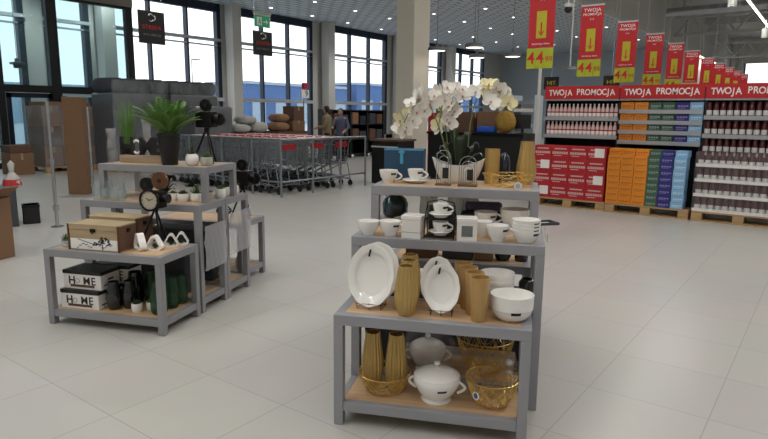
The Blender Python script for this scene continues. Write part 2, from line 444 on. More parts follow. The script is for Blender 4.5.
for ix, x in enumerate((-18.8, -16.4, -14.1, -11.7, -9.3)):
    for iy, y in enumerate((3.4, 5.8, 8.2, 10.6, 13, 15.3, 17.7, 20.1, 22.5, 25.1, 27.7, 30.2, 33, 36)):
        if x < -17 and y < 5: continue
        rows.append((ix, iy, x, y))
rowname = ['next to the window wall', 'second from the window wall', 'third from the window wall', 'fourth from the window wall', 'nearest the hall']
dl = None
for ix, iy, x, y in rows:
    lab = 'small bright ceiling downlight, %s along the row %s' % (ORD[iy], rowname[ix])
    if dl is None:
        dl = thing('downlight', lab, 'downlight', (x, y, 5.62), 0, 'downlights in the raster ceiling')
        part('trim_ring', G().lathe([(.07, -.012), (.13, -.012), (.13, 0), (.07, 0)], 20), M['wallw'], dl)
        part('diffuser', G().cyl((0, 0, -.008), .075, .006, 20), M['lamp'], dl)
    else: dup(dl, lab, (x, y, 5.62))
for x, y in [(a_, b_) for a_ in (-17, -11.5) for b_ in (6, 14, 22, 32) if (a_, b_) != (-17, 6)] + [(-18.8, 10.6), (-18.8, 8.2), (-18.8, 5.8)]:  # last three spots and their fixtures added to brighten the vestibule
    if 1:
        l = bpy.data.lights.new('downlight_and_fill', 'SPOT'); l.energy = 260; l.spot_size = 2.4; l.spot_blend = .8; l.shadow_soft_size = .12; l.color = (1, .97, .93)
        o = bpy.data.objects.new('downlight_and_fill', l); COL.objects.link(o); o.location = (x, y, 5.55)

# pendant lamps
pl = None
for (x, y, z), nm in zip([(-8.02, 12.98, 3), (-6.9, 12.8, 3.0), (-8.07, 15.13, 3), (-7.2, 15.5, 3.02)],
                         ['partly behind the big cream pillar', 'highest, above the orchid', 'just below the highest shade', 'beside the first red banner']):
    lab = 'round grey pendant lamp with glowing underside, ' + nm
    if pl is None:
        pl = thing('pendant_lamp', lab, 'pendant lamp', (x, y, z), 0, 'pendant lamps above the counters')
        part('lamp_shade', G().lathe([(.2, 0), (.225, .0), (.225, .07), (.2, .1), (.03, .12), (.03, .2), (0, .2)], 28), M['pend'], pl)
        part('diffuser', G().cyl((0, 0, .005), .2, .02, 28), M['lampd'], pl)
        part('cord', G().tube([(0, 0, .2), (0, 0, 2.62)], .008, 5), M['pend'], pl)
    else: dup(pl, lab, (x, y, z))
vp = thing('pendant_lamp', 'small grey pendant lamp hanging behind the entrance glass', 'pendant lamp', (-18.4, 7.8, 2.72))
part('lamp_shade', G().lathe([(.19, 0), (.19, .05), (.06, .07), (.06, .16), (0, .16)], 24), M['pend'], vp)
part('socket', G().cyl((0, 0, -.1), .1, .1, 16), M['greyfab'], vp)
part('cord', G().tube([(0, 0, .16), (0, 0, 2.9)], .01, 5), M['pend'], vp)
sp = None
for (x, y, z), nm in zip([(-3.16, 23.2, 5.0), (-3.05, 32.8, 5.0)], ['larger, nearer one by the top edge', 'smaller, farther one near the strip light']):
    lab = 'white cylindrical spotlight hanging in the hall, ' + nm
    if sp is None:
        sp = thing('spotlight', lab, 'spotlight', (x, y, z), 0, 'white hanging spotlights in the hall')
        part('body', G().cyl((0, 0, 0), .14, .4, 20), M['wallw'], sp); part('stem', G().tube([(0, 0, .4), (0, 0, .8)], .02), M['wallw'], sp)
    else: dup(sp, lab, (x, y, z))
cv = thing('security_camera', 'black dome security camera hanging beside the second banner', 'security camera', (-3.3, 8.9, 3.0))
part('dome', G().ball((0, 0, 0), .055), M['black'], cv); part('mount', G().cyl((0, 0, .03), .06, .05), M['wallw'], cv); part('rod', G().tube([(0, 0, .08), (0, 0, 5)], .01, 5), M['wallw'], cv)

# ------------------------------------------------------------------ hanging signs
def shop_sign(x, y, z, w, h, label, ztop=5.62):
    t = thing('hanging_sign', label, 'hanging sign', (x, y, z), PI / 2)
    part('panel', G().bb(-w / 2, w / 2, -.012, .012, 0, h), M['black'], t, smooth=False)
    # pale swirl emblem: two curved strokes
    def arc(cx, cz, r, a0, a1): return [(cx + r * cos(a0 + (a1 - a0) * k / 10), -.018, cz + r * sin(a0 + (a1 - a0) * k / 10)) for k in range(11)]
    g = G().tube(arc(-.02, h * .84, .05, 2.9, .3), .018, 6, r2=.004).tube(arc(.035, h * .8, .05, 1.2, -1.6), .018, 6, r2=.004).tube(arc(-.015, h * .76, .045, -.3, -2.6), .014, 6, r2=.004)
    part('emblem', g, M['chartxt'], t)
    text('lettering', 'STREFA', .115 * w / .62, M['redtxt'], t, (0, -.014, h * .5), bold=.001, sx=1.1, spacing=1.1)
    text('lettering', 'KAS I OBSLUGI', .062 * w / .62, M['greytxt'], t, (0, -.014, h * .27), sx=1.02)
    g = G()
    for q in (-.42, .42): g.tube([(q * w, 0, h), (q * w, 0, ztop - z)], .004, 4)
    part('suspension_wire', g, M['chrome'], t)
shop_sign(-12, 7.84, 2.91, .62, .67, 'larger black hanging sign with red lettering in front of the first window')
shop_sign(-11, 10.07, 2.80, .58, .54, 'smaller black hanging sign with red lettering under the green exit sign')
t = thing('exit_sign', 'green emergency exit sign with running figure and arrow', 'exit sign', (-11, 10.07, 3.44), PI / 2)
part('panel', G().bb(-.22, .22, -.02, .02, 0, .25), M['exitg'], t, smooth=False)
part('housing', G().bb(-.24, .24, -.03, .03, .25, .29), M['wallw'], t, smooth=False)
g = G().bb(-.18, -.03, -.024, -.02, .03, .21)
part('doorway_mark', g, M['chartxt'], t, smooth=False)
g = G().bb(.02, .12, -.024, -.02, .105, .135).prism([(.1, .06), (.17, .12), (.1, .18)], .004, lambda a, b, d: (a, -.02 - d, b))
part('arrow', g, M['chartxt'], t, smooth=False)
g = G().ball((-.1, -.026, .18), .014, 8).tube([(-.1, -.026, .16), (-.105, -.026, .11), (-.07, -.026, .08), (-.09, -.026, .045)], .01, 5).tube([(-.105, -.026, .11), (-.14, -.026, .07)], .01, 5).tube([(-.13, -.026, .13), (-.06, -.026, .14)], .008, 5)
part('running_figure', g, M['exitg'], t)
part('suspension_rod', G().tube([(0, 0, .29), (0, 0, 2.18)], .015, 6).bb(-.26, .26, -.04, .04, .3, .33), M['wallw'], t)

# promo banners
def hand(s): return s
def arrow_mark(g, cx, cz, h, y):
    g.bb(cx - h * .05, cx + h * .05, y - .002, y, cz - h * .3, cz + h * .5)
    g.prism([(cx - h * .22, cz - h * .2), (cx, cz - h * .5), (cx + h * .22, cz - h * .2), (cx + h * .22, cz - h * .1), (cx, cz - h * .36), (cx - h * .22, cz - h * .1)], .002, lambda a, b, d: (a, y - d, b))
bn = None
for k, y in enumerate((6.9, 8.64, 10.4, 12.2, 14.0, 15.8, 17.9, 19.8, 21.6, 23.4, 25.2)):
    lab = 'red promotion banner with yellow price card, %s along the hanging row from the white pole' % ORD[k]
    if bn is None:
        bn = thing('promo_banner', lab, 'banner', (-2.86, y, 2.03), 0, 'red promotion banners')
        part('banner_panel', G().bb(-.155, .155, -.004, .004, .235, .945), M['red'], bn, smooth=False)
        part('rail', G().bb(-.16, .16, -.008, .008, .94, .96), M['rail'], bn, smooth=False)
        text('lettering', 'TWOJA', .066, M['chartxt'], bn, (0, -.006, .885), bold=.0004, spacing=1.08)
        text('lettering', 'PROMOCJA', .046, M['chartxt'], bn, (0, -.006, .83), bold=.0003, spacing=1.08)
        text('lettering', '1+1', .04, M['chartxt'], bn, (0, -.006, .765))
        text('lettering', 'PROMOCJA TRWA', .026, M['chartxt'], bn, (0, -.006, .275))
        part('arrow_panel', G().bb(-.06, .06, -.008, -.004, .34, .64), M['yela'], bn, smooth=False)
        g = G(); arrow_mark(g, 0, .44, .15, -.009); part('arrow', g, M['redtxt'], bn, smooth=False)
        pc = part('price_card', G().bb(-.165, -.055, -.004, .004, 0, .23).bb(-.052, .055, -.004, .004, 0, .23).bb(.058, .155, -.004, .004, 0, .23), M['yel'], bn, smooth=False)
        text('lettering', '4', .19, M['redtxt'], pc, (-.11, -.006, .115), bold=.002); text('lettering', '4', .19, M['redtxt'], pc, (0, -.006, .115), bold=.002)
        text('lettering', '99', .09, M['redtxt'], pc, (.106, -.006, .1))
        g = G()
        for q in (-.14, .14): g.tube([(q, 0, .95), (q, 0, 5.9)], .0025, 4)
        part('suspension_wire', g, M['chrome'], bn)
    else: dup(bn, lab, (-2.86, y, 2.03))
for x, y, nm in ((-4.9, 12.5, 'by the white pole'), (-3.7, 12.6, 'behind the second banner')):
    t = thing('hanging_sign', 'small black hanging board with yellow lettering ' + nm, 'hanging sign', (x, y, 2.02))
    part('panel', G().bb(-.16, .16, -.01, .01, 0, .26), M['black'], t, smooth=False); text('lettering', 'HIT', .12, M['yelltxt'], t, (0, -.012, .13))
    part('suspension_wire', G().tube([(0, 0, .26), (0, 0, 5.9)], .004, 4), M['chrome'], t)
pp = thing('pole', 'thin white floor to ceiling pole at the end of the promotion shelves', 'pole', (-4.13, 10.0, 0))
part('tube', G().tube([(0, 0, .02), (0, 0, 8)], .03, 10), M['wallw'], pp); part('base_plate', G().cyl((0, 0, 0), .08, .02), M['wallw'], pp)
t = thing('pendant_lamp', 'small grey ceiling lamp on a long white rod between the first two banners', 'pendant lamp', (-4.2, 11.6, 2.35))
part('rod', G().tube([(0, 0, .04), (0, 0, 5.6)], .012, 5), M['wallw'], t); part('lamp_shade', G().lathe([(.0, 0), (.12, 0), (.1, .05), (0, .06)], 20), M['pend'], t)

# ------------------------------------------------------------------ promotion shelves
def bay(x0, x1, label, shelves):
    w = x1 - x0
    t = thing('promo_shelf', label, 'shelving', (x0, 10.1, 0), 0, 'promotion shelving bays')
    part('back_panel', G().bb(0.01, w - .01, .50, .53, 0, 1.95), M['backm'], t, smooth=False)
    for xx in (.0, w - .03): part('upright', G().bb(xx, xx + .03, .05, .5, 0, 1.74), M['backm'], t, smooth=False)
    for z in shelves: part('shelf', G().bb(.005, w - .005, 0, .5, z - .03, z).bb(.005, w - .005, -.012, 0, z - .05, z + .01), M['shelfm'], t, smooth=False)
    part('canopy', G().bb(.005, w - .005, -.02, .5, 1.735, 1.76), M['shelfm'], t, smooth=False)
    h = part('header_board', G().bb(.006, w - .006, -.03, -.01, 1.76, 1.97), M['red'], t, smooth=False)
    # hand-lettered look: letters drawn one by one with a small sway
    s = 'TWOJA PROMOCJA'
    wd = {'W': 1.5, 'M': 1.4, 'O': 1.2, 'J': .75, ' ': .9, 'A': 1.1}; tot = sum(wd.get(c_, 1.) for c_ in s); pos = 0.
    rr = random.Random(3)
    for i, ch in enumerate(s):
        cw = wd.get(ch, 1.); pos += cw
        if ch == ' ': continue
        tt = text('letter', ch, .125, M['chartxt'], h, (.07 + (w - .14) * (pos - cw / 2) / tot, -.032, 1.862 + rr.uniform(-.008, .008)), bold=.0022)
        tt.rotation_euler = (PI / 2, rr.uniform(-.09, .09), 0); tt.scale = (.92, 1.08, 1)
    return t
bay(-4.05, -2.82, 'promotion shelf bay with two rows of white and pink bottles, next to the white pole', (1.46, 1.17))
bay(-2.815, -1.605, 'middle promotion shelf bay filled with orange, green, navy and light blue cartons', (1.585, 1.42, 1.265, 1.105))
bay(-1.60, -.39, 'promotion shelf bay holding dark red jars with white labels', (1.505, 1.235, .98))
# bottles
bt = None
for r, (z, nm) in enumerate(((1.46, 'upper'), (1.17, 'lower'))):
    for k in range(17):
        lab = 'white bottle with pink and red label, %s along the %s shelf of the bay' % (ORD[k], nm)
        loc = (-3.99 + k * .0695, 10.16, z + .001)
        if bt is None:
            bt = thing('bottle', lab, 'bottle', loc, 0, 'white bottles on the promotion shelves')
            part('body', G().lathe([(0, 0), (.03, 0), (.032, .02), (.032, .13), (.02, .17), (.013, .19), (.013, .2), (0, .2)], 12), M['pinkp'], bt)
            part('label', G().lathe([(.0328, .025), (.0328, .075)], 12).lathe([(.0328, .075), (.0328, .095)], 12, mi=1), [M['paper'], M['redd']], bt)
            part('cap', G().cyl((0, 0, .2), .014, .022, 12), M['paper'], bt)
        else: dup(bt, lab, loc)
# cartons on the middle bay
def carton(name, m, w, d, h, label, loc, group, txt=True, stripe=None):
    t = thing(name, label, 'carton', loc, 0, group)
    part('box', G().bb(-w / 2, w / 2, 0, d, 0, h), m, t, smooth=False, bevel=.002)
    g = G(); 
    for k in range(4): g.bb(-w * .36 + k * w * .2, -w * .36 + k * w * .2 + w * .15, -.0015, 0, h * .42, h * .6)
    g.bb(-w * .36, w * .2, -.0015, 0, h * .25, h * .31)
    part('print', g, stripe or M['paper'], t, smooth=False)
    return t
specs = [('orange', -2.695, .20), ('orange', -2.485, .20), ('green', -2.28, .18), ('green', -2.09, .18), ('navy', -1.895, .19), ('sky', -1.705, .18)]
cname = {'orange': 'orange carton with faint print, ', 'green': 'dark green carton with pale print, ', 'navy': 'navy carton with pale print, ', 'sky': 'light blue carton with pale print, '}
stripes = {'orange': mat('carton_print_brown', 'a86a2c', .6), 'green': mat('carton_print_grey', '8fa396', .6), 'navy': mat('carton_print_lilac', '8f86b8', .6), 'sky': mat('carton_print_white', 'c7dcec', .6)}
proto = {}
rown = ['top', 'second', 'third', 'bottom']
for r, z in enumerate((1.585, 1.42, 1.265, 1.105)):
    for j, (c, x, w) in enumerate(specs):
        lab = cname[c] + '%s column, %s shelf of the middle bay' % (ORD[j], rown[r])
        if c not in proto: proto[c] = carton('carton', M[c], w, .3, .124, lab, (x, 10.12, z + .001), 'cartons on the middle bay shelves', stripe=stripes[c])
        else: dup(proto[c], lab, (x, 10.12, z + .001))
# jars in the right bay
def jar_proto(lab, loc, group):
    t = thing('jar', lab, 'jar', loc, 0, group)
    part('body', G().lathe([(0, 0), (.034, 0), (.038, .01), (.038, .145), (.03, .165), (.03, .18), (0, .18)], 14), M['darkred'], t)
    part('label', G().lathe([(.0385, .015), (.0385, .085)], 14), M['jarlab'], t)
    part('lid', G().cyl((0, 0, .18), .034, .022, 14), M['darkred'], t)
    return t
jp = None
for nm, z in (('upper', 1.505), ('lower', 1.235), ('lowest', .98)):
    for k in range(13):
        lab = 'dark red jar with white label, %s along the %s shelf of the jar bay' % (ORD[k], nm)
        loc = (-1.54 + k * .09, 10.16, z + .001)
        if jp is None: jp = jar_proto(lab, loc, 'dark red jars on the bay shelves')
        else: dup(jp, lab, loc)
# pallets
def make_pallet(x, y, label, w=1.2, d=.8, rz=0):
    t = thing('pallet', label, 'pallet', (x, y, 0), rz, 'wooden pallets')
    for k in range(5): part('deck_board', G().bb(-w / 2, w / 2, k * d / 5 + .01, (k + 1) * d / 5 - .01, .12, .144), M['pallet'], t, smooth=False)
    for xx in (-w / 2 + .07, 0, w / 2 - .07): part('block', G().bb(xx - .07, xx + .07, 0, .14, .02, .12).bb(xx - .07, xx + .07, d - .14, d, .02, .12), M['pallet'], t, smooth=False)
    part('skid', G().bb(-w / 2, w / 2, 0, .1, 0, .02).bb(-w / 2, w / 2, d - .1, d, 0, .02), M['pallet'], t, smooth=False)
    return t
def flat_pallet(x, y, label, w=1.2): 
    return make_pallet(x, y, label, w, .33)
flat_pallet(-3.42, 9.68, 'wooden pallet under the stack of red cases')
flat_pallet(-2.21, 9.68, 'wooden pallet under the orange, green and blue cartons')
flat_pallet(-.97, 9.68, 'wooden pallet under the film wrapped trays of jars')
# red cases
rp = None; cases = {}
for r in range(4):
    for k in range(4):
        lab = 'red printed case, %s from the pole end, %s layer up in the pallet stack' % (ORD[k], ORD[r])
        loc = (-3.88 + k * .295, 9.70, .145 + r * .215)
        if rp is None:
            rp = thing('case', lab, 'case', loc, 0, 'red cases stacked on the pallet')
            part('box', G().bb(-.146, .146, 0, .29, 0, .213), M['redd'], rp, smooth=False, bevel=.003)
            g = G()
            for q in range(7): g.bb(-.13 + q * .037, -.13 + q * .037 + .03, -.002, 0, .08, .118)
            g.bb(-.11, .02, -.002, 0, .05, .062).bb(-.1, .1, -.002, 0, .155, .175)
            part('print', g, mat('case_print_pale', 'c9a7a2', .6), rp, smooth=False)
        else: dup(rp, lab, loc)
        cases[(r, k)] = rp if (r, k) == (0, 0) else [x for x in COL.objects if x.get('label') == lab][-1]
for rk in ((0, 0), (1, 3), (2, 0), (3, 3)):
    part('white_panel', G().bb(-.03, .12, -.004, -.002, .05, .19), M['paper'], cases[rk], smooth=False)
# stacked cartons on the middle pallet
pspecs = [('orange', -2.72, .19), ('orange', -2.525, .19), ('orange', -2.33, .19), ('green', -2.145, .17), ('navy', -1.965, .18), ('sky', -1.78, .17)]
pp2 = {}
for r in range(9):
    for j, (c, x, w) in enumerate(pspecs):
        lab = cname[c] + '%s column of the pallet, %s layer up' % (ORD[j], ORD[r])
        loc = (x + random.uniform(-.003, .003), 9.70 + (.06 if r == 8 else random.uniform(0, .008)), .145 + r * .0945)
        if c not in pp2: pp2[c] = carton('carton', M[c], w, .24, .0935, lab, loc, 'cartons stacked on the middle pallet', stripe=stripes[c])
        else: dup(pp2[c], lab, loc)
# wrapped trays of jars
tr = None
for r in range(4):
    lab = 'white cardboard tray under dark red jars, %s layer up on the wrapped pallet' % ORD[r]
    loc = (-.97, 9.69, .145 + r * .215)
    if tr is None:
        tr = thing('tray', lab, 'tray', loc, 0, 'white jar trays on the wrapped pallet')
        part('base', G().bb(-.6, .6, 0, .3, 0, .012), M['paper'], tr, smooth=False)
        part('lip', G().bb(-.6, .6, 0, .008, .012, .045).bb(-.6, .6, .292, .3, .012, .045), M['paper'], tr, smooth=False)
    else: dup(tr, lab, loc)
    for k in range(13):
        lab = 'dark red jar with white label, %s along the %s tray up on the wrapped pallet' % (ORD[k], ORD[r])
        dup(jp, lab, (-1.515 + k * .09, 9.75, .158 + r * .215), group='dark red jars on the wrapped pallet')
solo('stretch_wrap', G().bb(-1.575, -.365, 9.675, 9.68, .16, 1.0).bb(-1.58, -1.575, 9.68, 9.99, .16, 1.0), M['wrapc'],
     'clear stretch film wrapped around the pallet of dark red jars', 'plastic film', smooth=False)

# ------------------------------------------------------------------ shopping trolleys in their corral
def make_cart(label, loc):
    t = thing('shopping_cart', label, 'shopping cart', loc, 0, 'nested shopping carts')
    # handle end at +x; basket runs to -x
    W0, W1, Lc = .27, .2, .82
    g = G(); r = .0042
    def sec(x, z):   # half width at position
        f = (-x) / Lc
        w = (W0 + (W1 - W0) * f) * (.86 + .14 * (z - .42) / .5)
        return w
    topz = lambda x: .96 - .05 * (-x) / Lc
    botz = lambda x: .46 + .06 * (-x) / Lc
    for k in range(5):
        f = k / 4
        for s_ in (-1, 1):
            g.tube([(0, s_ * sec(0, botz(0) + (topz(0) - botz(0)) * f), botz(0) + (topz(0) - botz(0)) * f), (-Lc, s_ * sec(-Lc, botz(-Lc) + (topz(-Lc) - botz(-Lc)) * f), botz(-Lc) + (topz(-Lc) - botz(-Lc)) * f)], r * (1.8 if k in (0, 4) else 1), 4)
        z = botz(-Lc) + (topz(-Lc) - botz(-Lc)) * f; w = sec(-Lc, z); g.tube([(-Lc, -w, z), (-Lc, w, z)], r, 4)
    for k in range(10):
        x = -Lc * k / 9
        for s_ in (-1, 1): g.tube([(x, s_ * sec(x, botz(x)), botz(x)), (x, s_ * sec(x, topz(x)), topz(x))], r, 4)
        g.tube([(x, -sec(x, botz(x)), botz(x)), (x, sec(x, botz(x)), botz(x))], r, 4)
    for k in range(6):
        f = -1 + k / 2.5
        g.tube([(-Lc, f * sec(-Lc, botz(-Lc)), botz(-Lc)), (-Lc, f * sec(-Lc, topz(-Lc)), topz(-Lc))], r, 4)
        g.tube([(0, f * sec(0, botz(0)), botz(0)), (-Lc, f * sec(-Lc, botz(-Lc)), botz(-Lc))], r, 4)
    part('basket', g, M['chromeb'], t)
    g = G()
    for s_ in (-1, 1):
        g.tube([(.1, s_ * .27, 1.0), (.0, s_ * .27, .9), (-.06, s_ * .26, .5), (-.72, s_ * .19, .2)], .012, 5)
        g.tube([(.04, s_ * .27, .13), (-.72, s_ * .19, .2)], .012, 5)
        g.tube([(-.03, s_ * .262, .48), (.04, s_ * .27, .13)], .012, 5)
    g.tube([(-.72, -.19, .2), (-.72, .19, .2)], .012, 5).tube([(.0, -.265, .16), (0, .265, .16)], .01, 5)
    part('chassis', g, M['chromeb'], t)
    part('handle', G().tube([(.1, -.28, 1.0), (.1, -.13, 1.0)], .018, 8, 0).tube([(.1, -.13, 1.0), (.1, .13, 1.0)], .016, 8, 1).tube([(.1, .13, 1.0), (.1, .28, 1.0)], .018, 8, 0), [M['grip'], M['gripw']], t)
    part('lower_rack', G().box((-.36, 0, .21), (.66, .36, .012), ry=.06), M['rubber'], t, smooth=False)
    for x, y in ((.04, .27), (.04, -.27), (-.72, .19), (-.72, -.19)):
        part('wheel', G().lathe([(0, -.014), (.055, -.014), (.06, 0), (.055, .014), (0, .014)], 14, (x, y, .06), tilt=Matrix.Rotation(PI / 2, 3, 'X')).tube([(x, y, .06), (x, y, .14)], .016, 5, 0), M['rubber'], t)
    return t
ct = None; ends = []
rown3 = ['row beside the long front rail', 'middle row of the corral', 'row nearest the dark counter']
for r, y in enumerate((7.98, 8.76, 9.48)):
    for k in range(12):
        lab = 'shopping cart with red handle, %s from the open end, %s' % (ORD[k], rown3[r])
        loc = (-8.12 - k * .255, y, 0)
        if ct is None: ct = c_ = make_cart(lab, loc)
        else: c_ = dup(ct, lab, loc)
        ends.append((k, c_))
for k, c_ in ends:
    if k == 0: part('child_seat_flap', G().box((.03, 0, .86), (.012, .36, .1), ry=.15), M['grip'], c_, smooth=False)
cr = thing('trolley_corral', 'grey tubular rail corral around the nested shopping carts', 'trolley corral', (-7.8, 7.5, 0))
for x, y in [(0, 0), (0, .82), (0, 1.62), (0, 2.4), (-.75, 0), (-1.6, 0), (-2.6, 0), (-3.6, 0)]:
    part('post', G().tube([(x, y, 0), (x, y, 1.03)], .02, 8), M['chromeb'], cr)
g = G()
for z in (1.02, .27):
    g.tube([(0, 0, z), (0, 2.4, z)], .017, 8).tube([(0, 0, z), (-3.6, 0, z)], .017, 8)
part('rail', g, M['chromeb'], cr)

# ------------------------------------------------------------------ goods and people behind the trolleys
def rbox(name, m, w, d, h, label, cat, loc, rz=0, group=None, bevel=.01):
    return solo(name, G().bb(-w / 2, w / 2, -d / 2, d / 2, 0, h), m, label, cat, loc, rz, group, bevel, smooth=False)
def carton_box(label, loc, w, d, h, rz=0, m='card', group=None):
    t = thing('cardboard_box', label, 'cardboard box', loc, rz, group)
    part('body', G().bb(-w / 2, w / 2, -d / 2, d / 2, 0, h), M[m], t, smooth=False, bevel=.006)
    part('tape', G().bb(-w / 2 - .001, w / 2 + .001, -.025, .025, h, h + .002).bb(-w / 2 - .002, -w / 2, -.025, .025, h * .7, h + .002).bb(w / 2, w / 2 + .002, -.025, .025, h * .7, h + .002), M['chestw'], t, smooth=False)
    return t
def crate(label, loc, w, d, h, m):
    t = thing('display_bin', label, 'display bin', loc)
    part('body', G().bb(-w / 2, w / 2, -d / 2, d / 2, .08, h), m, t, smooth=False, bevel=.01)
    part('rim', G().bb(-w / 2 - .01, w / 2 + .01, -d / 2 - .01, d / 2 + .01, h - .04, h), M['cardd'], t, smooth=False)
    part('skid', G().bb(-w / 2 + .05, w / 2 - .05, -d / 2, d / 2, 0, .08), M['pallet'], t, smooth=False)
    return t
crate('long brown display bin holding white sacks behind the trolleys', (-13.1, 11.3, 0), .8, 1.3, .93, M['cardd'])
crate('brown display bin with brown sacks on top behind the trolley handles', (-13.1, 12.75, 0), .8, 1.2, .95, M['card'])
def sack(label, loc, sx, sy, sz, m):
    t = thing('sack', label, 'sack', loc)
    g = G().ball((0, 0, sz * .5), 1, 16, sx=1, sy=1)
    g.v = [(max(-.8, min(.8, x)) * sx / 1.6, max(-.8, min(.8, y)) * sy / 1.6, sz * .5 + max(-.5, min(.5, (z - sz * .5) * .62)) * sz) for x, y, z in g.v]
    part('body', g, m, t, ang=80)
    part('tie', G().tube([(0, sy * .42, sz * .55), (0, sy * .58, sz * .7)], .03, 6), m, t)
    return t
sack('white sack lying nearest the second window pillar on the long bin', (-13.0, 10.95, .93), .6, .5, .24, M['sackw'])
sack('pale sack slumped on top of the white sacks', (-13.0, 11.2, 1.17), .55, .45, .22, M['sackw'])
sack('white sack at the right end of the long bin', (-13.0, 11.55, .93), .6, .55, .3, M['sackw'])
sack('brown sack lying on the brown bin beside the white sacks', (-13.0, 12.4, .95), .6, .5, .26, M['sackb'])
sack('brown sack heaped highest on the brown bin', (-13.05, 12.5, 1.21), .5, .5, .24, M['sackb'])
carton_box('closed brown carton on the right end of the brown bin', (-13.0, 13.02, .95), .5, .5, .3)
carton_box('tall brown carton standing on a closed carton behind the trolleys', (-13.0, 13.05, 1.25), .45, .42, .42, m='cardd')
# dark shelving behind
t = thing('shelving_unit', 'black shelving unit full of dark goods left of the big cream pillar', 'shelving unit', (-13.4, 16.3, 0))
for yy in (-1.4, -.45, .45, 1.4): part('upright', G().bb(-.3, .3, yy - .03, yy + .03, 0, 1.6), M['black'], t, smooth=False)
for z in (.1, .6, 1.1, 1.56): part('shelf', G().bb(-.3, .3, -1.4, 1.4, z, z + .03), M['black'], t, smooth=False)
part('back_panel', G().bb(-.3, -.28, -1.4, 1.4, .1, 1.58), M['backm'], t, smooth=False)
for i, (yy, h, m, nm) in enumerate(((-1.15, .35, 'cardd', 'first'), (-.75, .3, 'greyfab', 'second'), (-.2, .38, 'sackb', 'third'), (.2, .28, 'navyb', 'fourth'), (.75, .36, 'greyfab', 'fifth'), (1.15, .33, 'cardd', 'sixth'))):
    rbox('storage_box', M[m], .4, .3, h, 'dark storage box on the third shelf of the black unit, %s along' % nm, 'storage box', (-13.3, 16.3 + yy, 1.13), group='dark boxes on the black shelving')
    rbox('storage_box', M['greyfab' if i % 2 else 'cardd'], .4, .32, h * .9, 'dark storage box on the second shelf of the black unit, %s along' % nm, 'storage box', (-13.3, 16.3 + yy, .63), group='dark boxes on the black shelving')
# checkout number sign
t = thing('checkout_sign', 'white checkout number sign with a red box above it on a thin post', 'checkout sign', (-13.2, 13.75, 0), PI / 2)
part('post', G().tube([(0, .06, 0), (0, .06, 2.35)], .02, 8), M['chrome'], t)
part('number_panel', G().bb(-.16, .16, -.03, .03, 1.93, 2.17), M['paper'], t, smooth=False)
text('lettering', '9', .26, M['bluecl'], t, (.05, -.032, 2.05), bold=.004)
part('lamp_box', G().bb(-.08, .08, -.05, .05, 2.2, 2.38), M['redd'], t, smooth=False)
g = G().ring((-.08, -.03, 2.05), .05, .008, 14)
